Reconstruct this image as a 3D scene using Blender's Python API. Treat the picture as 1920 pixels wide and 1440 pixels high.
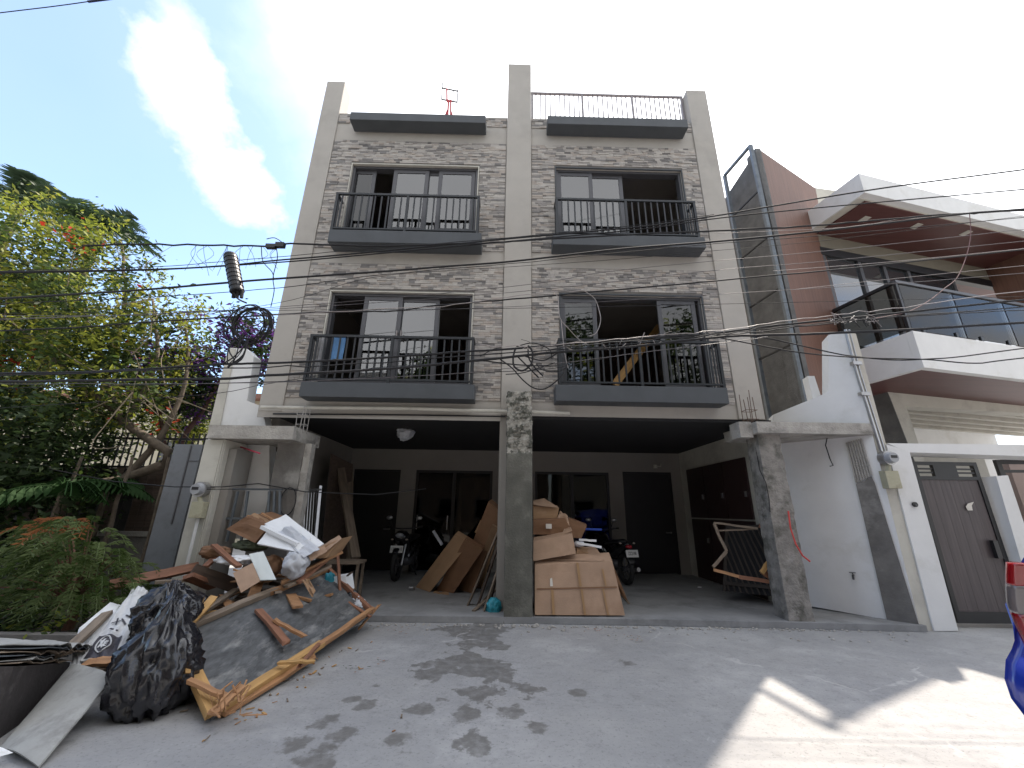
import bpy, math, random
from mathutils import Vector, Matrix, noise
V = Vector
rad = math.radians
for o in list(bpy.data.objects): bpy.data.objects.remove(o)
S = bpy.context.scene
COL = S.collection
# ------------------------------------------------------------------ camera
F, PITCH, YAW, ROLL = 750.0, rad(17.6), rad(0.8), rad(0.8)
EYE = V((0, 0, 1.45))
_fw = V((math.sin(YAW)*math.cos(PITCH), math.cos(YAW)*math.cos(PITCH), math.sin(PITCH)))
_r = V((math.cos(YAW), -math.sin(YAW), 0)); _u = _r.cross(_fw)
CR = _r*math.cos(ROLL)+_u*math.sin(ROLL); CU = -_r*math.sin(ROLL)+_u*math.cos(ROLL)
cd = bpy.data.cameras.new('camera'); cam = bpy.data.objects.new('camera', cd); COL.objects.link(cam)
cd.sensor_width = 36; cd.sensor_fit = 'HORIZONTAL'; cd.lens = F/1920*36; cd.clip_end = 2000; cd.clip_start = .05
cam.matrix_world = Matrix(((CR.x, CU.x, -_fw.x, EYE.x), (CR.y, CU.y, -_fw.y, EYE.y), (CR.z, CU.z, -_fw.z, EYE.z), (0, 0, 0, 1)))
S.camera = cam
# ------------------------------------------------------------------ light
SUN_AZ, SUN_EL = rad(41), rad(63)
SKY_STRENGTH = .10
EXPOSURE = 2.02
S.view_settings.view_transform = 'Standard'; S.view_settings.look = 'None'
S.view_settings.gamma = 1; S.view_settings.exposure = EXPOSURE; S.view_settings.use_curve_mapping = False
sl = bpy.data.lights.new('sun', 'SUN'); sl.energy = 2.0; sl.angle = rad(.7); sl.color = (1, .90, .78)
sun = bpy.data.objects.new('sun', sl); COL.objects.link(sun)
SD = V((math.sin(SUN_AZ)*math.cos(SUN_EL), math.cos(SUN_AZ)*math.cos(SUN_EL), math.sin(SUN_EL)))
sun.rotation_euler = SD.to_track_quat('Z', 'Y').to_euler(); sun.location = (8, 10, 20)

def raydir(px, py): return (_fw*F + CR*(px-960) - CU*(py-720))
W = bpy.data.worlds.new('World'); S.world = W; W.use_nodes = True
nt = W.node_tree; N = nt.nodes; L = nt.links; N.clear()
def wn(t, **k):
    n = N.new(t)
    for a, b in k.items(): setattr(n, a, b)
    return n
out = wn('ShaderNodeOutputWorld'); bg = wn('ShaderNodeBackground'); L.new(bg.outputs[0], out.inputs[0])
sky = wn('ShaderNodeTexSky', sky_type='NISHITA', sun_disc=False, sun_elevation=SUN_EL, sun_rotation=SUN_AZ, air_density=1.0, dust_density=.9, ozone_density=1.6)
tc = wn('ShaderNodeTexCoord')
def vmath(op, a, b):
    n = wn('ShaderNodeVectorMath', operation=op)
    for i, x in enumerate((a, b)):
        if x is None: continue
        if isinstance(x, (tuple, Vector)): n.inputs[i].default_value = tuple(x)
        else: L.new(x, n.inputs[i])
    return n
def fmath(op, a, b=None, c=None, clamp=False):
    n = wn('ShaderNodeMath', operation=op, use_clamp=clamp)
    for i, x in enumerate((a, b, c)):
        if x is None: continue
        if isinstance(x, (int, float)): n.inputs[i].default_value = x
        else: L.new(x, n.inputs[i])
    return n.outputs[0]
def wnoise(vec, scale, detail=6, rough=.55, w=0):
    n = wn('ShaderNodeTexNoise', noise_dimensions='4D'); n.inputs['Scale'].default_value = scale; n.inputs['Detail'].default_value = detail
    n.inputs['Roughness'].default_value = rough; n.inputs['W'].default_value = w; L.new(vec, n.inputs['Vector']); return n.outputs['Fac']
D = vmath('NORMALIZE', tc.outputs['Generated'], None).outputs[0]
n1 = wnoise(D, 2.2, 8, .56, 3.1); n2 = wnoise(D, 9, 6, .6, 1.0)
wob = fmath('ADD', fmath('MULTIPLY', fmath('SUBTRACT', n1, .5), .30), fmath('MULTIPLY', fmath('SUBTRACT', n2, .5), .16))
def blob(px, py, r, soft):       # a round cloud mass in the sky dome, in the direction given
    c = raydir(px, py).normalized()
    d = vmath('DISTANCE', D, tuple(c)).outputs['Value']
    d = fmath('SUBTRACT', d, wob)
    mr = wn('ShaderNodeMapRange', interpolation_type='SMOOTHSTEP'); L.new(d, mr.inputs['Value'])
    mr.inputs['From Min'].default_value = r+soft; mr.inputs['From Max'].default_value = r-soft
    return mr.outputs[0]
mask = None
for (px, py, r, soft, amp) in [(290, 100, .024, .03, .9), (312, 135, .042, .03, 1), (345, 190, .058, .03, 1), (375, 250, .068, .03, 1), (415, 310, .074, .03, 1), (455, 360, .07, .03, 1), (490, 395, .045, .03, 1),
        (330, 40, .012, .03, .5), (680, 160, .17, .12, .45), (830, 120, .27, .12, .85), (620, 300, .07, .10, .45), (1050, 60, .42, .12, 1), (1400, 200, .6, .16, 1), (1700, 30, .5, .2, 1), (1950, 330, .45, .2, .95), (590, 30, .08, .1, .5)]:
    b = fmath('MULTIPLY', blob(px, py, r, soft), amp)
    mask = b if mask is None else fmath('MAXIMUM', mask, b)
gen = wn('ShaderNodeMapRange', interpolation_type='SMOOTHSTEP'); L.new(wnoise(D, 2.6, 8, .6, 7.7), gen.inputs['Value'])
gen.inputs['From Min'].default_value = .30; gen.inputs['From Max'].default_value = .46
back = wn('ShaderNodeMapRange', interpolation_type='SMOOTHSTEP')       # broken cloud over the rest of the sky
sp = wn('ShaderNodeSeparateXYZ'); L.new(D, sp.inputs[0])
L.new(fmath('SUBTRACT', fmath('MULTIPLY', sp.outputs['X'], .6), sp.outputs['Y']), back.inputs['Value']); back.inputs['From Min'].default_value = -.3; back.inputs['From Max'].default_value = .25
mask = fmath('MAXIMUM', mask, fmath('MULTIPLY', gen.outputs[0], back.outputs[0]), clamp=True)
haze = wn('ShaderNodeMapRange'); L.new(wnoise(D, 1.6, 5, .5, 2.2), haze.inputs['Value']); haze.inputs['From Min'].default_value = .3; haze.inputs['From Max'].default_value = .7; haze.inputs['To Min'].default_value = .0; haze.inputs['To Max'].default_value = .16
mask = fmath('MAXIMUM', mask, haze.outputs[0])
sundot = fmath('MAXIMUM', vmath('DOT_PRODUCT', D, tuple(SD)).outputs['Value'], 0)
glow = fmath('MULTIPLY', fmath('POWER', sundot, 5.0), 7.5)
cb = fmath("ADD", fmath("ADD", 2.3, fmath("MULTIPLY", n1, 2.0)), glow)
cc = wn('ShaderNodeMix', data_type='RGBA', blend_type='MULTIPLY'); cc.inputs[0].default_value = 1
cc.inputs[6].default_value = (.95, .965, 1.0, 1); L.new(cb, cc.inputs[7])
mx = wn('ShaderNodeMix', data_type='RGBA'); L.new(mask, mx.inputs[0]); L.new(sky.outputs[0], mx.inputs[6]); L.new(cc.outputs[2], mx.inputs[7])
L.new(mx.outputs[2], bg.inputs['Color']); bg.inputs['Strength'].default_value = SKY_STRENGTH

# ------------------------------------------------------------------ rays of the survey: picture point + a plane -> place
def PY(px, py, Y):
    d = raydir(px, py); return EYE + d*(Y/d.y)
def PZ(px, py, Z=0):
    d = raydir(px, py); return EYE + d*((Z-EYE.z)/d.z)
def PV(px, py, x0, y0, ang):          # vertical plane through (x0,y0), running in direction ang (from +Y towards +X)
    d = raydir(px, py); n = V((math.cos(ang), -math.sin(ang), 0))
    return EYE + d*((V((x0, y0, 0))-EYE).dot(n)/d.dot(n))
# ------------------------------------------------------------------ materials
MATS = {}
def mat(name, rgb, rough=.8, var=.18, scale=6, bump=.15, bscale=40, metal=0, stretch=(1, 1, 1), dirt=None, dscale=2, dmin=.5, dmax=.7, spec=.5, trans=0, coord='Object', coat=0):
    if name in MATS: return MATS[name]
    m = bpy.data.materials.new(name); m.use_nodes = True; t = m.node_tree; n = t.nodes; l = t.links
    b = n['Principled BSDF']; b.inputs['Roughness'].default_value = rough; b.inputs['Metallic'].default_value = metal; b.inputs['Specular IOR Level'].default_value = spec
    b.inputs['Coat Weight'].default_value = coat
    tcn = n.new('ShaderNodeTexCoord'); mp = n.new('ShaderNodeMapping'); mp.inputs['Scale'].default_value = stretch
    if coord == 'World':
        g = n.new('ShaderNodeNewGeometry'); l.new(g.outputs['Position'], mp.inputs[0])
    else: l.new(tcn.outputs[coord], mp.inputs[0])
    nz = n.new('ShaderNodeTexNoise'); nz.inputs['Scale'].default_value = scale; nz.inputs['Detail'].default_value = 6; nz.inputs['Roughness'].default_value = .62; l.new(mp.outputs[0], nz.inputs['Vector'])
    mr = n.new('ShaderNodeMapRange'); mr.inputs['From Min'].default_value = .3; mr.inputs['From Max'].default_value = .7; mr.inputs['To Min'].default_value = 1-var; mr.inputs['To Max'].default_value = 1+var
    l.new(nz.outputs['Fac'], mr.inputs[0])
    mu = n.new('ShaderNodeVectorMath'); mu.operation = 'SCALE'; mu.inputs[0].default_value = rgb; l.new(mr.outputs[0], mu.inputs['Scale'])
    colr = mu.outputs[0]
    if dirt:
        dn = n.new('ShaderNodeTexNoise'); dn.inputs['Scale'].default_value = dscale; dn.inputs['Detail'].default_value = 8; dn.inputs['Roughness'].default_value = .65; l.new(mp.outputs[0], dn.inputs['Vector'])
        dm = n.new('ShaderNodeMapRange'); dm.inputs['From Min'].default_value = dmin; dm.inputs['From Max'].default_value = dmax; l.new(dn.outputs['Fac'], dm.inputs[0])
        mi = n.new('ShaderNodeMix'); mi.data_type = 'RGBA'; l.new(dm.outputs[0], mi.inputs[0]); l.new(colr, mi.inputs[6]); mi.inputs[7].default_value = (*dirt, 1); colr = mi.outputs[2]
    l.new(colr, b.inputs['Base Color'])
    if bump:
        bn = n.new('ShaderNodeTexNoise'); bn.inputs['Scale'].default_value = bscale; bn.inputs['Detail'].default_value = 5; l.new(mp.outputs[0], bn.inputs['Vector'])
        bp = n.new('ShaderNodeBump'); bp.inputs['Strength'].default_value = bump; bp.inputs['Distance'].default_value = .02; l.new(bn.outputs['Fac'], bp.inputs['Height']); l.new(bp.outputs[0], b.inputs['Normal'])
    if trans:
        tr = n.new('ShaderNodeBsdfTranslucent'); ms = n.new('ShaderNodeMixShader'); ms.inputs[0].default_value = trans
        l.new(colr, tr.inputs[0]); l.new(b.outputs[0], ms.inputs[1]); l.new(tr.outputs[0], ms.inputs[2]); l.new(ms.outputs[0], n['Material Output'].inputs[0])
    MATS[name] = m; return m
def glass(name, tint, refl_ior=1.7, rough=.02):
    if name in MATS: return MATS[name]
    m = bpy.data.materials.new(name); m.use_nodes = True; t = m.node_tree; n = t.nodes; l = t.links; n.remove(n['Principled BSDF'])
    tr = n.new('ShaderNodeBsdfTransparent'); tr.inputs[0].default_value = (*tint, 1); gl = n.new('ShaderNodeBsdfGlossy'); gl.inputs['Roughness'].default_value = rough
    fr = n.new('ShaderNodeFresnel'); fr.inputs[0].default_value = refl_ior; ms = n.new('ShaderNodeMixShader')
    nz = n.new('ShaderNodeTexNoise'); nz.inputs['Scale'].default_value = 3; bp = n.new('ShaderNodeBump'); bp.inputs['Strength'].default_value = .04; bp.inputs['Distance'].default_value = .02
    l.new(nz.outputs[0], bp.inputs['Height']); l.new(bp.outputs[0], gl.inputs['Normal'])
    l.new(fr.outputs[0], ms.inputs[0]); l.new(tr.outputs[0], ms.inputs[1]); l.new(gl.outputs[0], ms.inputs[2]); l.new(ms.outputs[0], n['Material Output'].inputs[0])
    MATS[name] = m; return m

beige = mat('beige_paint', (.40, .375, .34), .85, .05, 3, .05, 60, dirt=(.33, .31, .28), dscale=1.3, dmin=.52, dmax=.75, coord='World')
white = mat('white_paint', (.70, .70, .69), .8, .04, 3, .06, 50, dirt=(.55, .54, .50), dscale=1.6, dmin=.55, dmax=.8, coord='World')
cream = mat('cream_paint', (.52, .50, .44), .8, .05, 3, .06, 50, dirt=(.38, .36, .32), dscale=2.2, dmin=.5, dmax=.75, coord='World')
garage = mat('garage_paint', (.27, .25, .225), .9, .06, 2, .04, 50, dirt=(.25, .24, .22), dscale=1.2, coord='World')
conc = mat('raw_concrete', (.27, .255, .23), .92, .22, 5, .5, 45, dirt=(.15, .14, .125), dscale=3, dmin=.48, dmax=.62, coord='World')
conc_l = mat('pale_concrete', (.36, .34, .31), .92, .2, 6, .5, 40, dirt=(.2, .19, .17), dscale=4, dmin=.52, dmax=.68, coord='World')
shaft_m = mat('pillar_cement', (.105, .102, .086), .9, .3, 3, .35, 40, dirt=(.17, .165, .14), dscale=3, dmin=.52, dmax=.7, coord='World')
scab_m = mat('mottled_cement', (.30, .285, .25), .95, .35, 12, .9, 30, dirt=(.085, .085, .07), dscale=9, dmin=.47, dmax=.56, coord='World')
dcement = mat('dark_cement', (.16, .15, .138), .9, .25, 4, .3, 40, dirt=(.28, .27, .25), dscale=2.4, dmin=.56, dmax=.72, coord='World')
wallgrey = mat('grey_texture_wall', (.12, .12, .12), .95, .25, 4, .4, 50, coord='World')
dgrey = mat('dark_grey_slab_paint', (.062, .068, .075), .6, .12, 3, .05, 60, coord='World')
frame_m = mat('grey_aluminium', (.085, .085, .092), .42, .08, 8, 0, metal=.3)
rail_m = mat('rail_paint', (.035, .038, .042), .4, .1, 8, 0, metal=.4)
roofrail_m = mat('roof_rail_paint', (.22, .20, .21), .5, .1, 8, 0)
black = mat('black_plastic', (.012, .012, .014), .42, .2, 8, 0)
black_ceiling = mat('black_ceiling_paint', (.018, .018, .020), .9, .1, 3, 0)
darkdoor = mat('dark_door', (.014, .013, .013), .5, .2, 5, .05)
rubber = mat('rubber', (.02, .02, .02), .75, .2, 20, .1)
cable_m = mat('black_cable_sheath', (.012, .012, .014), .8, .2, 10, 0)
cable_g = mat('grey_cable_sheath', (.10, .09, .095), .5, .3, 10, 0)
cable_w = mat('white_cable_sheath', (.30, .27, .26), .5, .2, 10, 0)
steel = mat('steel', (.45, .45, .46), .35, .1, 10, 0, metal=.9)
grimsteel = mat('grey_steel_paint', (.13, .15, .17), .5, .2, 8, .05, metal=.3)
rust = mat('rusty_rebar', (.11, .07, .05), .85, .35, 30, .3)
card = mat('cardboard', (.31, .19, .105), .85, .10, 3, .08, 60, dirt=(.31, .19, .10), dscale=3, dmin=.5, dmax=.75)
card_d = mat('dark_cardboard', (.20, .105, .055), .85, .14, 3, .08, 60, dirt=(.18, .10, .05), dscale=3)
card_l = mat('light_cardboard', (.37, .245, .165), .85, .12, 3, .1, 60, dirt=(.29, .18, .115), dscale=2.5, dmin=.52, dmax=.75)
tape = mat('brown_tape', (.33, .20, .10), .3, .08, 3, 0)
tapew = mat('torn_white_tape', (.62, .58, .52), .5, .15, 12, .1)
wood_y = mat('yellow_timber', (.46, .27, .10), .75, .28, 4, .25, 40, stretch=(.6, 6, 6))
wood_o = mat('orange_timber', (.36, .19, .09), .75, .3, 4, .25, 40, stretch=(.6, 6, 6))
wood_r = mat('reddish_timber', (.23, .105, .06), .7, .3, 4, .25, 40, stretch=(.6, 6, 6))
wood_b = mat('weathered_timber', (.20, .155, .115), .85, .35, 4, .35, 40, stretch=(.6, 6, 6))
wood_d = mat('dark_timber', (.085, .06, .045), .85, .35, 4, .3, 40, stretch=(.6, 6, 6))
cladwood = mat('red_brown_cladding', (.15, .075, .052), .6, .22, 3, .1, 30, stretch=(9, 9, .35), coord='World')
soffit_m = mat('wood_soffit', (.105, .04, .036), .5, .16, 2, .05, 30, stretch=(.3, 8, 1), coord='World')
ply = mat('grey_plywood_film', (.095, .098, .10), .6, .45, 7, .25, 25, dirt=(.27, .27, .26), dscale=4, dmin=.54, dmax=.72, stretch=(2.2, .8, 1))
greyboard = mat('grey_cement_board', (.33, .33, .315), .85, .12, 4, .15, 30, dirt=(.22, .215, .205), dscale=5, dmin=.5, dmax=.7)
whiteboard = mat('white_foam', (.78, .79, .80), .6, .04, 6, .1, 60)
whiteplastic = mat('white_film', (.66, .68, .72), .35, .12, 6, .35, 18, trans=.25)
garbage = mat('black_bin_liner', (.016, .016, .020), .24, .2, 6, .5, 7, coat=.3)
bluebag = mat('blue_plastic', (.04, .34, .44), .4, .2, 8, .4, 20, trans=.15)
sackwhite = mat('woven_sack', (.60, .60, .60), .65, .1, 12, .5, 14, dirt=(.35, .34, .33), dscale=6, dmin=.55, dmax=.75)
sackdark = mat('printed_sack_band', (.055, .05, .06), .6, .15, 12, .4, 14)
gatewood = mat('gate_laminate', (.075, .06, .062), .5, .28, 3, .06, 30, stretch=(7, 7, .35), coord='World')
curtain_m = mat('white_curtain', (.62, .64, .66), .8, .06, 4, .1, 20, trans=.2)
blind_m = mat('pale_roller_blind', (.62, .65, .66), .8, .03, 4, 0)
brown_wall = mat('brown_room_paint', (.10, .07, .06), .9, .1, 2, 0)
roomwhite = mat('room_paint', (.30, .27, .25), .9, .1, 2, 0)
towel_b = mat('blue_towel', (.14, .30, .55), .9, .12, 8, .3, 60)
pane_m = glass('window_glass', (.55, .6, .6), 2.9)
pane_d = glass('dark_window_glass', (.18, .2, .2), 2.0)
doorglass = glass('door_glass', (.2, .22, .22), 1.35)
railglass = glass('smoked_rail_glass', (.42, .42, .40), 1.42)
TONES = [mat('stone_%s' % k, c, .85, .16, 9, .35, 60, coord='World') for k, c in (('pale', (.42, .39, .355)), ('light', (.35, .325, .30)), ('sand', (.37, .325, .285)), ('mid', (.26, .24, .222)), ('grey', (.20, .19, .182)), ('dark', (.145, .136, .13)))]
grout = mat('grout', (.15, .142, .132), .95, .15, 8, .2, 40, coord='World')
def leafm(name, rgb, tr=.35): return mat(name, rgb, .55, .35, 1.2, 0, trans=tr, coord='World', spec=.3)
lf_dark = leafm('dark_leaf', (.030, .052, .018)); lf_mid = leafm('mid_leaf', (.060, .095, .022), .4); lf_light = leafm('light_leaf', (.23, .26, .035), .5)
lf_yel = leafm('yellow_leaf', (.26, .26, .045), .5); lf_red = leafm('red_flower', (.42, .04, .02), .4); lf_pur = leafm('purple_flower', (.13, .04, .22), .4)
lf_palm = leafm('palm_leaf', (.05, .085, .045), .3); lf_sh = leafm('shrub_leaf', (.16, .21, .08), .35); lf_or = leafm('dry_orange_leaf', (.34, .13, .05), .3)
bark = mat('bark', (.12, .095, .07), .95, .35, 8, .6, 20); vine_m = mat('dry_vine', (.24, .19, .13), .9, .3, 8, .3, 20)

lattice_m = mat('black_stained_timber', (.030, .024, .020), .8, .35, 4, .3, 40, stretch=(.6, 6, 6))
# ------------------------------------------------------------------ builders
def cross_basis(d, up=V((0, 0, 1))):
    d = d.normalized()
    if abs(d.dot(up)) > .98: up = V((0, 1, 0))
    s = d.cross(up).normalized(); return d, s, s.cross(d).normalized()
WL = {}      # world location of every object made here
def link(name, me, loc=(0, 0, 0), parent=None, rot=None):
    o = bpy.data.objects.new(name, me); COL.objects.link(o); loc = V(loc)
    if parent is not None: o.parent = parent; o.location = loc-WL.get(parent.name, V((0, 0, 0)))
    else: o.location = loc
    if rot is not None: o.rotation_euler = rot
    WL[o.name] = loc; return o
def tag(o, label, cat=None, group=None, kind=None):
    if label: o['label'] = label
    if cat: o['category'] = cat
    if group: o['group'] = group
    if kind: o['kind'] = kind
    return o
def thing(name, label, cat, loc, group=None): return tag(link(name, None, loc), label, cat, group)
class M:
    def __init__(s): s.v = []; s.f = []; s.m = []
    def add(s, vs, fs, mi=0):
        b = len(s.v); s.v += [tuple(x) for x in vs]; s.f += [tuple(b+i for i in f) for f in fs]; s.m += [mi]*len(fs); return s
    def box(s, x0, x1, y0, y1, z0, z1, mi=0):
        return s.add([(x0, y0, z0), (x1, y0, z0), (x1, y1, z0), (x0, y1, z0), (x0, y0, z1), (x1, y0, z1), (x1, y1, z1), (x0, y1, z1)],
                     [(0, 3, 2, 1), (4, 5, 6, 7), (0, 1, 5, 4), (1, 2, 6, 5), (2, 3, 7, 6), (3, 0, 4, 7)], mi)
    def prism(s, poly, ext, mi=0):
        n = len(poly); ext = V(ext); a = [V(p) for p in poly]
        return s.add(a+[p+ext for p in a], [tuple(range(n))[::-1], tuple(range(n, 2*n))]+[(i, (i+1) % n, n+(i+1) % n, n+i) for i in range(n)], mi)
    def beam(s, p, q, w, h, mi=0, up=V((0, 0, 1))):
        p, q = V(p), V(q); d, sd, u = cross_basis(q-p, up); vs = [c+sd*a*w/2+u*b*h/2 for c in (p, q) for a, b in ((-1, -1), (1, -1), (1, 1), (-1, 1))]
        return s.add(vs, [(0, 1, 2, 3), (7, 6, 5, 4), (0, 4, 5, 1), (1, 5, 6, 2), (2, 6, 7, 3), (3, 7, 4, 0)], mi)
    def tube(s, pts, r, n=6, mi=0, r2=None):
        pts = [V(p) for p in pts]; rings = []; up = V((0, .3, 1)).normalized()
        for i, p in enumerate(pts):
            d = (pts[min(i+1, len(pts)-1)]-pts[max(i-1, 0)]); d, sd, u = cross_basis(d, up)
            rr = r if r2 is None else r+(r2-r)*i/(len(pts)-1)
            rings.append([p+(sd*math.cos(k*2*math.pi/n)+u*math.sin(k*2*math.pi/n))*rr for k in range(n)])
        b = [v for rg in rings for v in rg]; fs = []
        for i in range(len(pts)-1):
            for k in range(n): fs.append((i*n+k, i*n+(k+1) % n, (i+1)*n+(k+1) % n, (i+1)*n+k))
        fs += [tuple(range(n))[::-1], tuple((len(pts)-1)*n+k for k in range(n))]
        return s.add(b, fs, mi)
    def grid(s, fn, nu, nv, thick, mi=0):     # closed thin sheet, fn(u,v)->Vector
        P = [[fn(i/nu, j/nv) for j in range(nv+1)] for i in range(nu+1)]
        nrm = (P[nu][0]-P[0][0]).cross(P[0][nv]-P[0][0])
        nrm = nrm.normalized() if nrm.length > 1e-6 else V((0, 0, 1))
        a = [p for r in P for p in r]; n = len(a); w = nv+1; fs = []
        for i in range(nu):
            for j in range(nv):
                q = (i*w+j, (i+1)*w+j, (i+1)*w+j+1, i*w+j+1); fs += [q, tuple(n+k for k in q[::-1])]
        rim = [i*w for i in range(nu+1)]+[nu*w+j for j in range(1, nv+1)]+[i*w+nv for i in range(nu-1, -1, -1)]+[j for j in range(nv-1, 0, -1)]
        for k in range(len(rim)):
            i, j = rim[k], rim[(k+1) % len(rim)]; fs.append((j, i, n+i, n+j))
        return s.add(a+[p-nrm*thick for p in a], fs, mi)
    def build(s, name, mats, parent=None, smooth=False, bevel=0, loc=None):
        xs = [v[0] for v in s.v]; ys = [v[1] for v in s.v]; zs = [v[2] for v in s.v]
        ref = V(loc) if loc is not None else V(((min(xs)+max(xs))/2, (min(ys)+max(ys))/2, min(zs)))
        me = bpy.data.meshes.new(name); me.from_pydata([(x-ref.x, y-ref.y, z-ref.z) for x, y, z in s.v], [], s.f)
        for m in (mats if isinstance(mats, (list, tuple)) else [mats]): me.materials.append(m)
        if any(s.m): me.polygons.foreach_set('material_index', s.m)
        if smooth: me.polygons.foreach_set('use_smooth', [True]*len(me.polygons))
        me.update(); o = link(name, me, ref, parent)
        if bevel:
            b = o.modifiers.new('edge', 'BEVEL'); b.width = bevel; b.segments = 2; b.limit_method = 'ANGLE'
        return o
def beam_o(name, p, q, w, h, m, parent=None, up=V((0, 0, 1)), rough_ends=0, seed=0):     # local X runs along the piece, so grain follows it
    p, q = V(p), V(q); d, sd, u = cross_basis(q-p, V(up)); ln = (q-p).length; R = random.Random(seed or int(ln*9999))
    nseg = 5; vs = []; wob = [R.uniform(-1, 1)*.004 for _ in range(nseg+1)]
    for i in range(nseg+1):
        x = ln*i/nseg
        for a, b in ((-1, -1), (1, -1), (1, 1), (-1, 1)):
            xe = x+(R.uniform(-.5, .5)*rough_ends if i in (0, nseg) else 0)
            vs.append((xe, a*w/2+wob[i]+R.uniform(-1, 1)*.0015, b*h/2+wob[i]*.7+R.uniform(-1, 1)*.0015))
    fs = [(0, 3, 2, 1), tuple(nseg*4+k for k in (0, 1, 2, 3))]
    for i in range(nseg):
        for k in range(4): fs.append((i*4+k, i*4+(k+1) % 4, (i+1)*4+(k+1) % 4, (i+1)*4+k))
    me = bpy.data.meshes.new(name); me.from_pydata(vs, [], fs); me.materials.append(m); me.update()
    o = link(name, me, p, parent); o.rotation_euler = Matrix((d, -sd, u)).transposed().to_euler(); return o
def sheet_fn(c, bend=0, amp=0, seed=0, freq=3, edge=0):
    a, b, cc_, d = [V(x) for x in c]; nrm = (b-a).cross(d-a).normalized()
    def fn(u, v):
        p = a*(1-u)*(1-v)+b*u*(1-v)+cc_*u*v+d*(1-u)*v
        k = bend*4*u*(1-u)+noise.noise(V((u*freq+seed*3.7, v*freq, seed)))*amp
        if edge:
            e = noise.noise(V((u*7, v*7, seed+5)))*edge
            if u in (0, 1) or v in (0, 1): p = p+((a+b+cc_+d)/4-p)*e
        return p+nrm*k
    return fn
def sheet(name, c, m, thick=.005, bend=0, amp=.01, seed=0, parent=None, nu=14, nv=10, freq=3, edge=0, smooth=True):
    o = M().grid(sheet_fn(c, bend, amp, seed, freq, edge), nu, nv, thick).build(name, m, parent)
    return o
def carton(name, c4, depth, m, seed=0, parent=None, amp=.01, tape_m=None):
    """closed carton: front face corners c4, body goes back by vector depth"""
    a, b, cc_, d = [V(x) for x in c4]; e = V(depth); Mx = M(); n = 6
    def face(q, s):
        f = sheet_fn(q, 0, amp, seed+s, 2); P = [[f(i/n, j/n) for j in range(n+1)] for i in range(n+1)]
        for i in (0, n):           # edges stay welded in shape
            for j in range(n+1): P[i][j] = lerp4(q, i/n, j/n)
        for j in (0, n):
            for i in range(n+1): P[i][j] = lerp4(q, i/n, j/n)
        vs = [p for r in P for p in r]; Mx.add(vs, [(i*(n+1)+j, (i+1)*(n+1)+j, (i+1)*(n+1)+j+1, i*(n+1)+j+1) for i in range(n) for j in range(n)])
    for s, q in enumerate(((a, b, cc_, d), (d+e, cc_+e, b+e, a+e), (a+e, b+e, b, a), (d, cc_, cc_+e, d+e), (b, b+e, cc_+e, cc_), (a+e, a, d, d+e))): face(q, s)
    return Mx.build(name, m, parent)
def lerp4(q, u, v): return q[0]*(1-u)*(1-v)+q[1]*u*(1-v)+q[2]*u*v+q[3]*(1-u)*v
def ico(sub=4):
    import bmesh
    bm = bmesh.new(); bmesh.ops.create_icosphere(bm, subdivisions=sub, radius=1); vs = [v.co.copy() for v in bm.verts]; fs = [[v.index for v in f.verts] for f in bm.faces]; bm.free(); return vs, fs
ICO = {k: ico(k) for k in (2, 3, 4, 5)}
def bag(name, c, r, m, seed=0, crease=.12, parent=None, sub=4, flat=.0, tie=False, top=None):
    vs, fs = ICO[sub]; o = []; c = V(c)
    for v in vs:
        k = noise.noise(v*1.6+V((seed*2.3, 0, seed)))*.22
        w_ = V((v.x*3.6, v.y*3.6, v.z*1.5)); cr = .9*abs(noise.noise(w_+V((seed, 4, 1))))+.35*abs(noise.noise(w_*2.1+V((2, seed, 7))))+.12*abs(noise.noise(w_*4+V((2, seed, 7))))
        q = v*(1+k-cr*crease)
        if tie and v.z > .55:
            t = (v.z-.55)/.45; q.x *= 1-.75*t; q.y *= 1-.75*t; q.z *= 1+.25*t; ang = math.atan2(v.y, v.x); q.x *= 1+.25*math.sin(ang*9)*t; q.y *= 1+.25*math.sin(ang*9)*t
        p = V((q.x*r[0], q.y*r[1], q.z*r[2]))+c
        if p.z < flat: p.z = flat+.002*noise.noise(v*9); 
        o.append(p)
    return M().add(o, fs).build(name, m, parent, smooth=True)
def copy_tree(o, parent=None, delta=None):
    c = o.copy(); COL.objects.link(c); c.parent = parent
    WL[c.name] = WL.get(o.name, V((0, 0, 0)))+(delta or V((0, 0, 0)))
    for ch in list(o.children): copy_tree(ch, c, delta)
    return c
def struct(o, label=None): o['kind'] = 'structure'; return o
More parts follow.
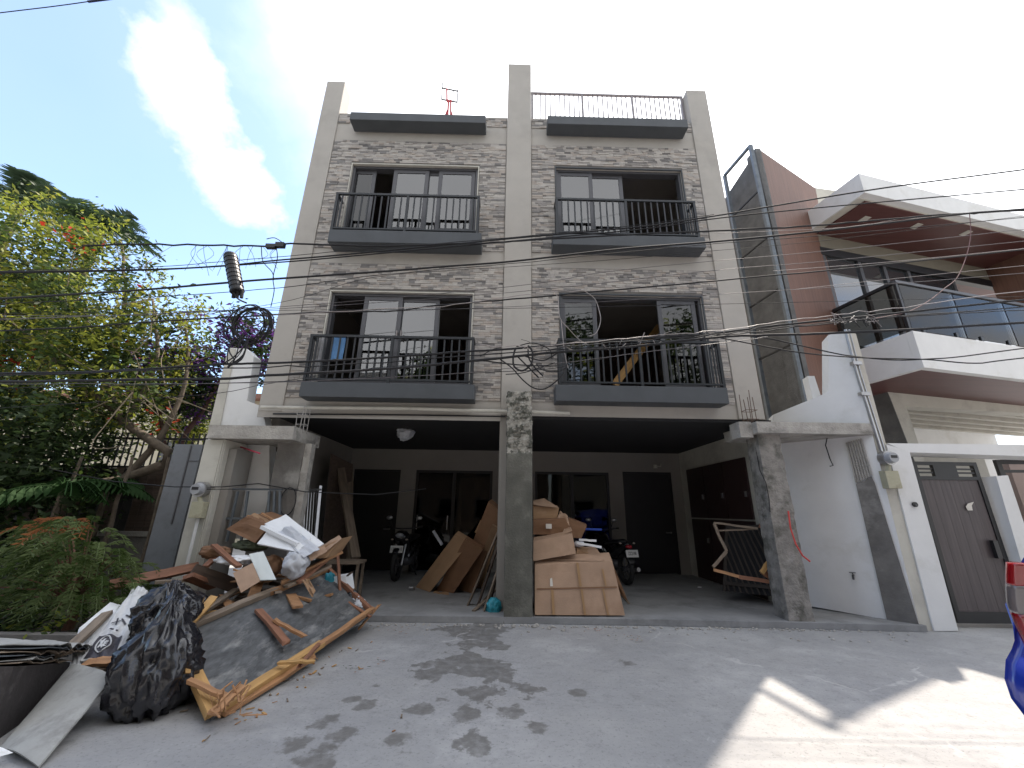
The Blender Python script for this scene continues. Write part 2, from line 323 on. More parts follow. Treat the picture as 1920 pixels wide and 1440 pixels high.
# ------------------------------------------------------------------ ground
FY = 6.45                                   # facade plane
def street_mat():
    m = bpy.data.materials.new('street_concrete'); m.use_nodes = True; t = m.node_tree; n = t.nodes; l = t.links; b = n['Principled BSDF']
    g = n.new('ShaderNodeNewGeometry').outputs['Position']
    def nz(scale, det=6, ro=.6, vec=g, dist=0):
        x = n.new('ShaderNodeTexNoise'); x.inputs['Scale'].default_value = scale; x.inputs['Detail'].default_value = det; x.inputs['Roughness'].default_value = ro; x.inputs['Distortion'].default_value = dist; l.new(vec, x.inputs['Vector']); return x.outputs['Fac']
    def mr(v, a, b_, c=0, d=1, sm=False):
        x = n.new('ShaderNodeMapRange'); x.interpolation_type = 'SMOOTHSTEP' if sm else 'LINEAR'
        for k, q in zip(('From Min', 'From Max', 'To Min', 'To Max'), (a, b_, c, d)): x.inputs[k].default_value = q
        l.new(v, x.inputs['Value']); return x.outputs[0]
    def mt(op, a, b_):
        x = n.new('ShaderNodeMath'); x.operation = op
        for i, q in enumerate((a, b_)):
            if isinstance(q, (int, float)): x.inputs[i].default_value = q
            else: l.new(q, x.inputs[i])
        return x.outputs[0]
    def mix(f, a, c):
        x = n.new('ShaderNodeMix'); x.data_type = 'RGBA'; l.new(f, x.inputs[0])
        if isinstance(a, tuple): x.inputs[6].default_value = (*a, 1)
        else: l.new(a, x.inputs[6])
        x.inputs[7].default_value = (*c, 1); return x.outputs[2]
    rt = n.new('ShaderNodeMapping'); rt.inputs['Rotation'].default_value = (0, 0, rad(38)); rt.inputs['Scale'].default_value = (.8, 2.2, 1); l.new(g, rt.inputs[0])
    c = mix(mr(nz(1.1, 7), .35, .68), (.33, .325, .32), (.25, .25, .255))
    c = mix(mr(nz(.55, 6, .7), .48, .6), c, (.38, .375, .37))
    c = mix(mr(nz(2.0, 8, .75, rt.outputs[0]), .52, .70, 0, .35), c, (.22, .22, .22))
    c = mix(mr(nz(7, 9, .8), .54, .68, 0, .7), c, (.18, .178, .175))
    c = mix(mr(nz(38, 4, .75), .56, .68, 0, .7), c, (.13, .13, .13))
    c = mix(mr(nz(5, 9, .75, g, .5), .60, .70, 0, .55), c, (.45, .45, .45))
    # mortar spilled in front of the pillar: blotches with a ragged edge
    tot = None; rag = nz(3.2, 8, .65); rag2 = nz(11, 6, .6)
    for (px, py, r) in [(880, 1182, .55), (905, 1205, .45), (855, 1238, .42), (900, 1255, .5), (820, 1262, .28), (945, 1265, .3), (905, 1300, .3), (790, 1330, .17), (890, 1392, .16), (870, 1340, .13), (690, 1325, .12), (620, 1350, .12), (655, 1310, .07), (590, 1425, .12), (930, 1180, .3), (700, 1285, .10), (640, 1375, .14), (600, 1405, .10), (745, 1385, .08), (765, 1415, .07), (835, 1312, .12), (962, 1335, .12), (1010, 1362, .08), (560, 1395, .09), (720, 1240, .06), (1180, 1245, .10), (1080, 1300, .10), (985, 1290, .2)]:
        p = PZ(px, py, 0); vm = n.new('ShaderNodeVectorMath'); vm.operation = 'DISTANCE'; l.new(g, vm.inputs[0]); vm.inputs[1].default_value = tuple(p)
        q = mr(mt('ADD', vm.outputs['Value'], mt('MULTIPLY', mt('SUBTRACT', rag, .5), 1.5*min(1, r*1.7+.22))), r*.55+.03, r*.55, 0, 1)
        tot = q if tot is None else mt('MAXIMUM', tot, q)
    tot = mt('MULTIPLY', tot, mr(rag2, .25, .55, 0.35, 1))
    c = mix(mt('MULTIPLY', tot, .8), c, (.125, .118, .108))
    # hairline cracks
    vo = n.new('ShaderNodeTexVoronoi'); vo.feature = 'DISTANCE_TO_EDGE'; vo.inputs['Scale'].default_value = .3; wv = n.new('ShaderNodeVectorMath'); wv.operation = 'ADD'
    nc = n.new('ShaderNodeTexNoise'); nc.inputs['Scale'].default_value = 1.7; nc.inputs['Detail'].default_value = 6; l.new(g, nc.inputs['Vector']); l.new(g, wv.inputs[0]); l.new(nc.outputs['Color'], wv.inputs[1]); l.new(wv.outputs[0], vo.inputs['Vector'])
    c = mix(mt('MULTIPLY', mr(vo.outputs['Distance'], .002, .006, .8, 0), mr(nz(1.3, 2), .52, .6)), c, (.44, .43, .42))
    l.new(c, b.inputs['Base Color'])
    rr = mr(nz(3, 5), .3, .7, .55, .85); l.new(mt('SUBTRACT', rr, mt('MULTIPLY', tot, .12)), b.inputs['Roughness'])
    bp = n.new('ShaderNodeBump'); bp.inputs['Strength'].default_value = .5; bp.inputs['Distance'].default_value = .012
    l.new(mt('ADD', nz(22, 8, .7), mt('MULTIPLY', nz(4, 5), 1.4)), bp.inputs['Height']); l.new(bp.outputs[0], b.inputs['Normal'])
    return m
street = struct(M().grid(lambda u, v: V((-90+180*u, -90+180*v, 0)), 40, 40, .3).build('street', street_mat()))
floor_m = mat('carport_cement', (.25, .25, .25), .7, .18, 2, .15, 30, dirt=(.16, .16, .16), dscale=1.8, dmin=.52, dmax=.68, coord='World')
kx = [(-4.3, 6.12), (0, 6.12), (2.2, 6.06), (4.1, 5.98), (5.6, 5.9)]
fl = M().prism([(x, y, .004) for x, y in kx]+[(5.6, 7.2, .004), (4.43, 7.2, .004), (4.43, 10.75, .004), (-4.3, 10.75, .004)], (0, 0, .076)).build('carport_floor', floor_m); struct(fl)
R = random.Random(5); k = M()
for i in range(260):                         # crumbled mortar along the step
    x = R.uniform(-2.2, 5.2); y = 6.0+R.gauss(0, .035) if R.random() < .8 else R.uniform(5.5, 6.0); s = R.uniform(.006, .02)*(1.5 if -.3 < x < .8 else 1)
    vs, fs = ICO[2]; k.add([V((v.x*s*R.uniform(.7, 1.4)+x, v.y*s+y-.07*max(0, x)/5, max(0, v.z*s*.7+s*.3))) for v in vs], fs)
tag(k.build('mortar_crumbs', conc_l), 'loose mortar crumbs and grit along the foot of the carport step', 'rubble', kind='stuff')

# ------------------------------------------------------------------ townhouse
XL, XR, C0, C1 = -4.05, 4.30, -.09, .42
LB0, RB1 = -3.66, 3.86          # outer edges of the clad bays
ZB, ZP = 2.95, 9.48
H = thing('townhouse', 'three storey grey beige twin townhouse with stacked stone cladding and four dark balconies', 'house', (0.1, 8, 0))
def fx(px, py, Y=FY): return PY(px, py, Y).x
def fz(px, py, Y=FY): return PY(px, py, Y).z
SL3, SL2 = 6.54, 3.47
OPS = [  # name, x0,x1,z0,z1
    ('3L', fx(662, 311), fx(897, 314), SL3, fz(780, 312)), ('2L', fx(622, 549), fx(887, 551), SL2, fz(760, 550)),
    ('3R', fx(1042, 317), fx(1276, 321), SL3, fz(1160, 319)), ('2R', fx(1050, 553), fx(1314, 558), SL2, fz(1180, 555))]
OP = {a: b for a, *b in OPS}
TH = .22
w = M()
for lo, hi, tops in ((LB0, C0, ('2L', '3L')), (C1, RB1, ('2R', '3R'))):
    (a0, a1, az0, az1), (b0, b1, bz0, bz1) = OP[tops[0]], OP[tops[1]]
    w.box(lo, hi, FY, FY+TH, ZB, az0); w.box(lo, a0, FY, FY+TH, az0, az1); w.box(a1, hi, FY, FY+TH, az0, az1)
    w.box(lo, hi, FY, FY+TH, az1, bz0); w.box(lo, b0, FY, FY+TH, bz0, bz1); w.box(b1, hi, FY, FY+TH, bz0, bz1); w.box(lo, hi, FY, FY+TH, bz1, ZP)
w.box(XL, XL+.15, FY+.3, 14, ZB+.2, ZP); w.box(XR-.15, XR, FY+.3, 14, ZB+.2, ZP); w.box(XL, XR, 14, 14.2, 0, ZP)
w.build('wall', beige, H)
M().box(XL, LB0-.002, FY-.03, FY+.32, ZB, fz(625, 155)).build('fin_column', beige, H, bevel=.01)
M().box(C0+.002, C1-.002, FY-.045, FY+.35, ZB, fz(973, 124)).build('fin_column', beige, H, bevel=.01)
M().box(RB1+.002, XR, FY-.03, FY+.32, ZB, fz(1310, 172)).build('fin_column', beige, H, bevel=.01)
# rooms behind the windows
rm = M()
rm.box(XL+.16, XR-.16, FY+TH, 13.9, ZB+.005, 3.30); rm.box(XL+.16, XR-.16, FY+TH, 13.9, 6.02, 6.36); rm.box(XL+.16, XR-.16, FY+TH, 13.9, 8.95, 9.25)
rm.build('floor_slab', roomwhite, H)
M().box(.1, .25, FY+TH+.01, 13.9, 3.30, 8.95).build('party_wall', roomwhite, H)
M().box(XL+.16, XR-.16, 10.2, 10.35, 3.3, 8.95).build('room_wall', brown_wall, H)
# carport shell
bw = M(); BY = 10.2
DO = [(fx(665, 880, BY), fx(752, 880, BY), fz(700, 880, BY)), (fx(781, 882, BY), fx(924, 883, BY), fz(850, 882, BY)), (fx(1003, 885, BY), fx(1141, 886, BY), fz(1070, 885, BY)), (fx(1167, 885, BY), fx(1258, 886, BY), fz(1210, 885, BY))]
x = XL
for a, b, z in DO:
    bw.box(x, a, BY, BY+.15, .08, ZB); bw.box(a, b, BY, BY+.15, z, ZB); x = b
bw.box(x, 4.42, BY, BY+.15, .08, ZB)
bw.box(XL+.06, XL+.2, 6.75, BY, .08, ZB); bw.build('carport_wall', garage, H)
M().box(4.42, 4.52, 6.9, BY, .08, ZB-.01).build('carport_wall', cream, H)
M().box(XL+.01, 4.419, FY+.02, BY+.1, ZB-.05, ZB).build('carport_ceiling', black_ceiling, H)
for i, (a, b, z) in enumerate(DO):
    if i in (0, 3):
        d = M().box(a+.04, b-.04, BY+.05, BY+.10, .09, z-.04).build('entry_door', darkdoor, H)
        M().box(a+.0, a+.04, BY+.02, BY+.12, .08, z).box(b-.04, b, BY+.02, BY+.12, .08, z).box(a+.04, b-.04, BY+.02, BY+.12, z-.04, z).build('door_frame', darkdoor, H)
        M().tube([(b-.15, BY-.01, 1.0), (b-.28, BY-.02, 1.0)], .015).tube([(b-.15, BY+.06, 1.0), (b-.15, BY-.02, 1.0)], .02).build('door_handle', steel, d)
    else:
        mid = (a+b)/2; d = M().box(a, a+.06, BY+.02, BY+.1, .08, z).box(b-.06, b, BY+.02, BY+.1, .08, z).box(a+.06, b-.06, BY+.02, BY+.1, z-.06, z).box(mid-.04, mid+.04, BY+.02, BY+.1, .08, z-.06).build('sliding_door', darkdoor, H)
        for p, q in ((a+.06, mid-.04), (mid+.04, b-.06)): M().box(p, q, BY+.05, BY+.06, .1, z-.06).build('pane', doorglass, d)
        for hx in (a+.1, mid-.12): M().box(hx, hx+.015, BY-.02, BY+.02, 1.0, 1.32).build('pull_handle', steel, d)
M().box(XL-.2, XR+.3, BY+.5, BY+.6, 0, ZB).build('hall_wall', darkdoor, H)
# reddish cupboard doors on the right carport wall
for y0, y1 in ((7.35, 8.15), (8.17, 8.97), (9.0, 9.8)):
    dm = M().box(4.385, 4.415, y0, y1, .1, 1.33).box(4.385, 4.415, y0, y1, 1.36, 2.45)
    c_ = dm.build('cupboard_door', mat('dark_red_door', (.036, .019, .018), .4, .15, 4, .03), H)
    for zz in (.85, 1.75): M().box(4.355, 4.385, y0+.08, y0+.11, zz, zz+.1).build('door_knob', steel, c_)
# small lamp in the corner, hanging wires
M().tube([(3.9, 10.1, 2.62), (3.85, 10.0, 2.55), (3.7, 9.95, 2.55)], .012).tube([(3.7, 9.95, 2.58), (3.7, 9.95, 2.5)], .05, 8).build('wall_lamp', cream, H)
# stone cladding
zc = [(fz(920, 225)-.0, 9.44), (fz(920, 470)+.0, fz(800, 265)), (ZB+.27, fz(800, 497))]
Z_B = [(9.20, 9.44), (fz(920, 472), fz(920, 270)), (fz(940, 752), fz(930, 500))]
R = random.Random(11); tiles = []; RH = .043
holes = [(a0-.03, a1+.03, z0-.35, z1+.04) for a0, a1, z0, z1 in OP.values()]
def sub(x0, x1, z0, z1):     # free spans of one course
    sp = [(x0, x1)]
    for a, b, c, d in holes+[(fx(657, 240, FY)-.02, fx(911, 240, FY)+.02, 9.0, 9.3), (fx(1027, 250)-.02, fx(1286, 250)+.02, 9.0, 9.3)]:
        if z1 > c and z0 < d:
            ns = []
            for p, q in sp:
                if b <= p or a >= q: ns.append((p, q)); continue
                if a > p: ns.append((p, a))
                if b < q: ns.append((b, q))
            sp = ns
    return sp
for bi, (x0, x1) in enumerate(((LB0+.01, C0-.01), (C1+.01, RB1-.01))):
    for z0, z1 in Z_B:
        z = z0; row = 0
        while z+RH <= z1+.001:
            for p, q in sub(x0, x1, z, z+RH):
                x = p
                while x < q-.015:
                    wd = R.choice((.07, .10, .13, .17, .22))
                    if q-(x+wd) < .07: wd = q-x
                    tone = R.choices(range(6), (25, 25, 16, 17, 12, 5))[0]
                    tiles.append((x, x+wd-.0025, z, z+RH-.003, R.choice((.013, .018, .024)), tone)); x += wd
            z += RH; row += 1
    g = M()
    for z0, z1 in Z_B:
        z = z0
        for p, q in ((0, 0),): pass
        # backing of the cladding, cut round the openings
        zs = sorted({z0, z1}|{min(max(h[i], z0), z1) for h in holes for i in (2, 3)})
        for za, zb in zip(zs, zs[1:]):
            if zb-za > .001:
                for p, q in sub(x0, x1, za+.0005, zb-.0005): g.box(p, q, FY-.006, FY-.001, za, zb)
    g.build('cladding_backing', grout, H)
# courses nearest the eye show largest: those are single stones, the rest one mesh
tiles.sort(key=lambda t: -((t[1]-t[0])/((V(((t[0]+t[1])/2, FY, t[2]))-EYE).length)))
TM = {}
for x0, x1, z0, z1, d, tn in tiles[:300]:
    key = (round(x1-x0, 3), d, tn)
    if key not in TM:
        b = M().box(-(x1-x0)/2, (x1-x0)/2, -d, -.006, 0, z1-z0); me = bpy.data.meshes.new('stone_tile'); me.from_pydata(b.v, [], b.f); me.materials.append(TONES[tn]); TM[key] = me
    link('stone_tile', TM[key], ((x0+x1)/2, FY, z0), H)
b = M()
for x0, x1, z0, z1, d, tn in tiles[300:]: b.box(x0, x1, FY-d, FY-.006, z0, z1, tn)
b.build('stone_cladding', TONES, H)['kind'] = 'stuff'
# balconies
YF = 6.12
def slab(x0, x1, zt, zb):
    s = M().box(x0, x1, YF, FY-.03, zb, zt)
    return s.build('balcony_slab', dgrey, H, bevel=.008)
def railing(x0, x1, z0, z1, nb, side=True, name='railing', m=rail_m, Y=YF+.05, posts=3, ret=True, base=True):
    r = M().box(x0, x1, Y-.022, Y+.022, z1-.04, z1)
    if base: r.box(x0, x1, Y-.018, Y+.018, z0+.05, z0+.075)
    if ret:
        for xx in (x0, x1-.04): r.box(xx, xx+.04, Y+.022, FY-.04, z1-.04, z1); r.box(xx+.004, xx+.036, Y+.018, FY-.04, z0+.05, z0+.075)
    o = r.build(name, m, H)
    me = None
    pr = [x0+.025+(x1-x0-.05)*i/(posts-1) for i in range(posts)]
    for p in pr:
        q = M().box(p-.022, p+.022, Y-.02, Y+.02, z0+.005, z1-.041).build('post', m, o)
    for i in range(1, nb+1):
        x = x0+(x1-x0)*i/(nb+1)
        if min(abs(x-p) for p in pr) < .045: continue
        if me is None: b_ = M().box(x-.013, x+.013, Y-.008, Y+.008, z0+(.076 if base else 0), z1-.041).build('baluster', m, o); me = b_.data; zb_ = WL[b_.name].z
        else: link('baluster', me, (x, Y, zb_), o)
    if ret:
        for xx in (x0+.02, x1-.02):
            for yy in (Y+.10, Y+.19): link('baluster', me, (xx, yy, zb_), o)
    return o
for (sx0, sx1, rx0, rx1, ys, yb, yr) in ((617, 903, 631, 900, 433, 456, 365), (564, 890, 583, 890, 718, 746, 630), (1037, 1321, 1041, 1302, 441, 461, 375), (1042, 1363, 1046, 1347, 724, 754, 638)):
    xm = (sx0+sx1)/2; x0, x1 = PY(sx0, ys, YF).x, PY(sx1, ys, YF).x; zt, zb = PY(xm, ys, YF).z, PY(xm, yb, YF).z
    slab(x0, x1, zt, zb)
    railing(PY(rx0, yr, YF+.05).x, PY(rx1, yr, YF+.05).x, zt, PY(xm, yr, YF+.05).z, 21)
for (sx0, sx1, ys, yb) in ((657, 911, 213, 227), (1027, 1288, 220, 235)):
    xm = (sx0+sx1)/2; M().box(PY(sx0, ys, YF+.02).x, PY(sx1, ys, YF+.02).x, YF+.02, FY-.03, PY(xm, yb, YF+.02).z, PY(xm, ys, YF+.02).z).build('window_canopy', dgrey, H, bevel=.008)
railing(C1+.01, RB1-.01, ZP, fz(1145, 178, FY+.15), 31, name='roof_railing', m=roofrail_m, Y=FY+.15, posts=4, ret=False, base=False)
# windows
def window(op, sashes, screen=None, fm=frame_m, trim=True):
    x0, x1, z0, z1 = OP[op]; t = .05; Y0 = FY+.03
    o = M().box(x0, x0+t, Y0, Y0+.14, z0, z1).box(x1-t, x1, Y0, Y0+.14, z0, z1).box(x0+t, x1-t, Y0, Y0+.14, z1-t, z1).box(x0+t, x1-t, Y0, Y0+.14, z0, z0+.04).build('window', fm, H)
    if trim: M().box(x0-.02, x0, FY-.032, FY-.002, z0, z1+.02).box(x1, x1+.02, FY-.032, FY-.002, z0, z1+.02).box(x0, x1, FY-.032, FY-.002, z1, z1+.02).build('window_trim', cream if trim == 1 else dgrey, H)
    for (pa, pb, py, lay, gm, cur) in sashes:
        a, b = fx(pa, py), fx(pb, py); y = Y0+.02+lay*.045; s = .075
        so = M().box(a, a+s, y, y+.035, z0+.04, z1-t).box(b-s, b, y, y+.035, z0+.04, z1-t).box(a+s, b-s, y, y+.035, z1-t-s, z1-t).box(a+s, b-s, y, y+.035, z0+.04, z0+.04+s).build('sash', fm, o)
        M().box(a+s, b-s, y+.012, y+.018, z0+.04+s, z1-t-s).build('pane', gm, o)
        if cur == 'curtain':
            def cf(u, v, a=a, b=b): xx = a+.03+(b-a-.06)*u; return V((xx, Y0+.32+.03*math.sin(u*44)+.012*math.sin(u*97+2), z0+.05+(z1-z0-.1)*v))
            M().grid(cf, 60, 2, .003).build('curtain', curtain_m, o)
        elif cur == 'blind': M().box(a+.02, b-.02, Y0+.2, Y0+.205, z0+(z1-z0)*.05, z1-.06).build('blind', blind_m, o)
    return o
window('3L', [(735, 802, 340, 0, pane_m, None), (796, 830, 340, 1, pane_m, None), (821, 890, 340, 0, pane_m, None), (655, 700, 340, 1, pane_d, None)])
window('3R', [(1046, 1112, 345, 0, pane_m, 'blind'), (1104, 1170, 345, 1, pane_m, 'blind')], trim=2)
o = window('2L', [(679, 752, 580, 0, pane_m, 'curtain'), (744, 822, 580, 1, pane_m, 'curtain')])
for dx in (744, 752): M().box(fx(dx, 624)-.008, fx(dx, 624)+.008, FY-.02, FY+.04, fz(750, 632), fz(750, 620)).build('sash_handle', cable_w, o)
window('2R', [(1053, 1120, 590, 0, pane_d, None), (1236, 1308, 590, 0, pane_d, None)], trim=2)
# beige pipe below the beam and its black companion
M().tube([PY(490, 764, FY-.12), PY(760, 766, FY-.12), PY(1068, 775, FY-.12)], .03, 10).build('water_pipe', cream, H)
M().tube([PY(512, 776, FY-.05), PY(760, 778, FY-.05), PY(948, 781, FY-.05)], .013, 8).build('thin_pipe', black, H)
M().box(C0-.01, C1+.01, FY-.01, FY+.36, .08, ZB).build('inner_pillar', garage, H)
# wide opening lintel proud of the ceiling
M().box(XL, C0, FY-.02, FY-.002, ZB-.10, ZB+.05).build('lintel_strip', beige, H)

# towels and things seen in the windows
tag(M().grid(lambda u, v: V((fx(622, 640, YF+.12)+.22*u, YF+.13+.02*math.sin(u*9)+.012*math.sin(v*5), fz(632, 632, YF+.12)-.40*v)), 12, 10, .006).build('towel', towel_b), 'light blue towel hung over the rail of the lower left balcony', 'towel')
tag(M().grid(lambda u, v: V((fx(598, 640, YF+.2)+.12*u, YF+.2+.02*math.sin(u*9), fz(600, 634, YF+.2)-.62*v)), 10, 10, .006).build('garment', mat('grey_cloth', (.30, .30, .31), .9, .3, 10, .2)), 'grey white garment hanging at the left end of the lower left balcony', 'laundry')
pl = beam_o('plank', PY(1152, 722, FY+.6), PY(1236, 612, FY+1.3), .14, .04, wood_y, up=V((0, 1, 0))); tag(pl, 'yellow timber plank standing in for a lit stair underside inside the open lower right window', 'plank')  # plank put in place of the lit stair underside
# red television bracket on the roof
B = thing('roof_bracket', 'small red and black metal bracket standing on the roof edge above the upper left canopy', 'bracket', (fx(842, 212, FY+.1), FY+.1, ZP))
yb = FY+.1; Pp = lambda a, b_: PY(800+a/14.4, 130+b_/14.4, yb)
redm = mat('red_metal_paint', (.42, .03, .04), .5, .15, 10, 0)
m_ = M()
for a, b_, c_, d_ in ((590, 830, 570, 1240), (650, 830, 650, 1240), (545, 530, 550, 860)): m_.beam(Pp(a, b_), Pp(c_, d_), .035, .03)
m_.beam(Pp(540, 860), Pp(680, 860), .03, .03); m_.beam(Pp(560, 1120), Pp(510, 1250), .03, .03); m_.beam(Pp(650, 1120), Pp(690, 1250), .03, .03)
m_.build('bracket_stand', redm, B)
m_ = M()
for a, b_, c_, d_ in ((425, 360, 405, 820), (850, 460, 825, 900), (420, 505, 840, 590), (400, 810, 830, 890), (715, 580, 715, 870)): m_.beam(Pp(a, b_), Pp(c_, d_), .022, .022)
m_.build('bracket_frame', frame_m, B)
# plastic wrapped lamp on the carport ceiling
cl = PY(760, 812, 7.6); T = thing('ceiling_lamp', 'hanging lamp wrapped in crumpled translucent plastic under the dark carport ceiling', 'lamp', (cl.x, cl.y, 2.6))
bag('plastic_wrap', (cl.x, cl.y, cl.z), (.17, .17, .16), whiteplastic, 4, .5, T); M().tube([(cl.x, cl.y, 2.9), (cl.x, cl.y, cl.z+.1)], .02).tube([(cl.x-.1, cl.y, 2.89), (cl.x+.12, cl.y, 2.88)], .03, 8).build('mount', cream, T)
# ------------------------------------------------------------------ unfinished pillars and gate frames
def pts_prism(pxs, Y, ext, m, name, parent=None, **k): return M().prism([PY(a, b, Y) for a, b in pxs], ext).build(name, m, parent, **k)
def rough_post(name, x0, x1, y0, y1, z0, z1, m, parent, seed=0, amp=.008, nz_=24):
    vs, n = [], 5; Mx = M()
    ring = [(x0+(x1-x0)*i/n, y0) for i in range(n)]+[(x1, y0+(y1-y0)*i/n) for i in range(n)]+[(x1-(x1-x0)*i/n, y1) for i in range(n)]+[(x0, y1-(y1-y0)*i/n) for i in range(n)]
    c = V(((x0+x1)/2, (y0+y1)/2, 0)); N_ = len(ring)
    for j in range(nz_+1):
        z = z0+(z1-z0)*j/nz_
        for x, y in ring:
            p = V((x, y, z)); d = (V((x, y, 0))-c).normalized(); a = noise.noise(V((x*9+seed, y*9, z*7)))*amp+noise.noise(V((x*30, y*30+seed, z*30)))*amp*.6
            vs.append(p+d*a)
    fs = [tuple(range(N_))[::-1], tuple(nz_*N_+k for k in range(N_))]
    for j in range(nz_):
        for k in range(N_): fs.append((j*N_+k, j*N_+(k+1) % N_, (j+1)*N_+(k+1) % N_, (j+1)*N_+k))
    return Mx.add(vs, fs).build(name, m, parent)
pf = 6.12; px0, px1 = PY(948, 950, pf).x, PY(998, 950, pf).x
CP = thing('concrete_pillar', 'bare unpainted concrete pillar in the middle of the carport front with a rough pale top', 'pillar', ((px0+px1)/2, pf+.15, .0))
zt, zm = PY(972, 733, pf).z, PY(972, 850, pf).z
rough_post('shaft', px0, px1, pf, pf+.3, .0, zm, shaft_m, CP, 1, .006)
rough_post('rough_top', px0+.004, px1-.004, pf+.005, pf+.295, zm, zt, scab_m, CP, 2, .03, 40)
R = random.Random(3); bl = M()
for i in range(22):      # formwork scraps and honeycomb left on the top stretch
    x = R.uniform(px0+.01, px1-.09); z = R.uniform(zm+.02, zt-.06); bl.box(x, min(px1-.01, x+R.uniform(.02, .09)), pf-R.uniform(.008, .022), pf+.01, z, z+R.uniform(.008, .05), R.choice((0, 1, 1)))
bl.build('mortar_scab', [scab_m, shaft_m], CP)['kind'] = 'stuff'
def rebar(P0, parent, h=.42, s=.07, m=rust, ties=2):
    b = M(); P0 = V(P0)
    for i, (dx, dy) in enumerate(((-s, -s), (s, -s), (s, s), (-s, s), (0, -s))): b.tube([P0+V((dx, dy, -.05)), P0+V((dx+.01*(i-2), dy, h*(.8+.08*i)))], .006, 5)
    for k in range(ties):
        z = P0.z+.08+k*.15; b.tube([(P0.x-s-.01, P0.y-s-.01, z), (P0.x+s+.03, P0.y-s-.01, z), (P0.x+s+.01, P0.y+s, z), (P0.x-s, P0.y+s, z), (P0.x-s-.01, P0.y-s-.01, z)], .005, 5)
    return b.build('rebar', m, parent)
# right gate frame: post, slab over the way in
gy = 5.93
GR = thing('concrete_gate_frame', 'raw concrete gate frame on the right with a flat slab and a spalled grey post', 'gate frame', (4.5, gy, .08))
a, b = PZ(1480, 1165, .08), PZ(1526, 1165, .08)
rx0, rx1, ry = a.x, b.x, a.y
zs0 = PY(1468, 812, gy).z; zs1 = PY(1465, 791, gy).z
rough_post('post', rx0, rx1, ry, ry+.30, .08, zs0, mat('spalled_concrete', (.235, .22, .20), .95, .28, 7, .8, 28, dirt=(.11, .105, .09), dscale=5, dmin=.5, dmax=.64, coord='World'), GR, 4, .014, 40)
sx0, sx1 = PY(1466, 800, gy).x, PY(1641, 800, gy).x
rough_post('slab', rx0-.05, sx1, gy, gy+.95, zs0, zs1, conc_l, GR, 5, .010, 3)
rough_post('beam_stub', rx0-.25, rx0-.052, gy+.12, gy+.4, zs0-.05, zs1+.02, conc_l, GR, 6, .014, 6)
rebar((rx0+.02, ry+.15, zs1), GR, .5)
tag(M().tube([PY(1551, 820, 6.3), PY(1548, 835, 6.3), PY(1556, 860, 6.3), PY(1562, 873, 6.3), PY(1556, 874, 6.3)], .008, 5).build('hanging_wire', cable_m), 'short bent wire hanging below the right gate slab', 'wire')
tag(M().tube([PY(1416, 832, ry+.1), PY(1424, 880, ry+.05), PY(1436, 905, ry), PY(1442, 935, ry-.02), PY(1444, 960, ry-.02)], .006, 5).build('loose_wire', cable_m), 'thin dark wire dangling beside the right gate post', 'wire')
tag(M().tube([PY(1478, 958, ry-.03), PY(1482, 990, ry-.04), PY(1492, 1020, ry-.05), PY(1505, 1042, ry-.08), PY(1519, 1053, ry-.1)], .011, 6).build('red_hose', mat('red_hose_plastic', (.55, .05, .04), .5, .1, 9, 0)), 'thin red hose sticking out of the right gate post', 'hose')
# left gate frame
GL = thing('concrete_gate_frame', 'raw concrete gate frame on the left, flat slab on a wide post behind the rubbish', 'gate frame', (-4.1, gy, .08))
lz1, lz0 = PY(552, 799, gy).z, PY(549, 824, gy).z
lx0, lx1 = PY(391, 801, gy).x, PY(552, 799, gy).x
back = PZ(606, 819, lz1).y
rough_post('slab', lx0, lx1, gy, max(back, 6.4), lz0, lz1, conc_l, GL, 8, .010, 3)
py_ = 6.3; rough_post('post', PY(521, 835, py_).x, PY(571, 835, py_).x, py_, py_+.16, .08, lz0, dcement, GL, 9, .006, 20)
rough_post('post_edge', PY(571, 835, py_).x+.002, PY(584, 835, py_).x, py_+.01, py_+.15, .08, lz0, conc_l, GL, 9, .006, 20)
rebar((PY(566, 800, 6.25).x, 6.25, lz1), GL, .38, .06, mat('galvanised_rebar', (.34, .32, .30), .6, .2, 30, .2))
# ------------------------------------------------------------------ right: boundary wall, gate column, meter
gw = 5.97
A0 = PZ(1727, 1183, 0); wy = A0.y
BWR = thing('boundary_wall', 'white boundary wall right of the carport with a tall column and bare cement strip', 'wall', (A0.x, wy, 0))
ang = rad(-42)
pv = lambda a, b_: PV(a, b_, A0.x, wy, ang)
M().prism([pv(*q) for q in ((1588, 620), (1553, 628), (1554, 735), (1449, 778), (1470, 1128), (1664, 1162), (1727, 1184))], (.12, .30, 0)).build('wall_panel', white, BWR)
M().prism([pv(*q)+V((-.02, -.02, 0)) for q in ((1605, 908), (1620, 903), (1634, 893), (1640, 905), (1727, 1184), (1702, 1176), (1664, 1166))], (.018, .018, 0)).build('bare_cement_strip', dcement, BWR)
rb = M(); R = random.Random(8)
for i in range(7):
    t0, t1 = i/7, (i+.62)/7; lp = lambda p, q, t: (p[0]+(q[0]-p[0])*t, p[1]+(q[1]-p[1])*t)
    T0, T1, B0, B1 = (1586, 831), (1618, 822), (1605, 907), (1638, 892)
    rb.prism([pv(*lp(T0, T1, t0))+V((-.03, -.03, 0)), pv(*lp(T0, T1, t1))+V((-.03, -.03, 0)), pv(*lp(B0, B1, t1))+V((-.03, -.03, 0)), pv(*lp(B0, B1, t0))+V((-.03, -.03, R.uniform(0, .03)))], (.028, .028, 0))
rb.build('grooved_concrete', conc_l, BWR)
M().prism([PY(a, b_, wy) for a, b_ in ((1588, 620), (1605, 626), (1661, 832), (1704, 850), (1797, 1183), (1727, 1184))], (0, .35, 0)).build('column', cream, BWR)
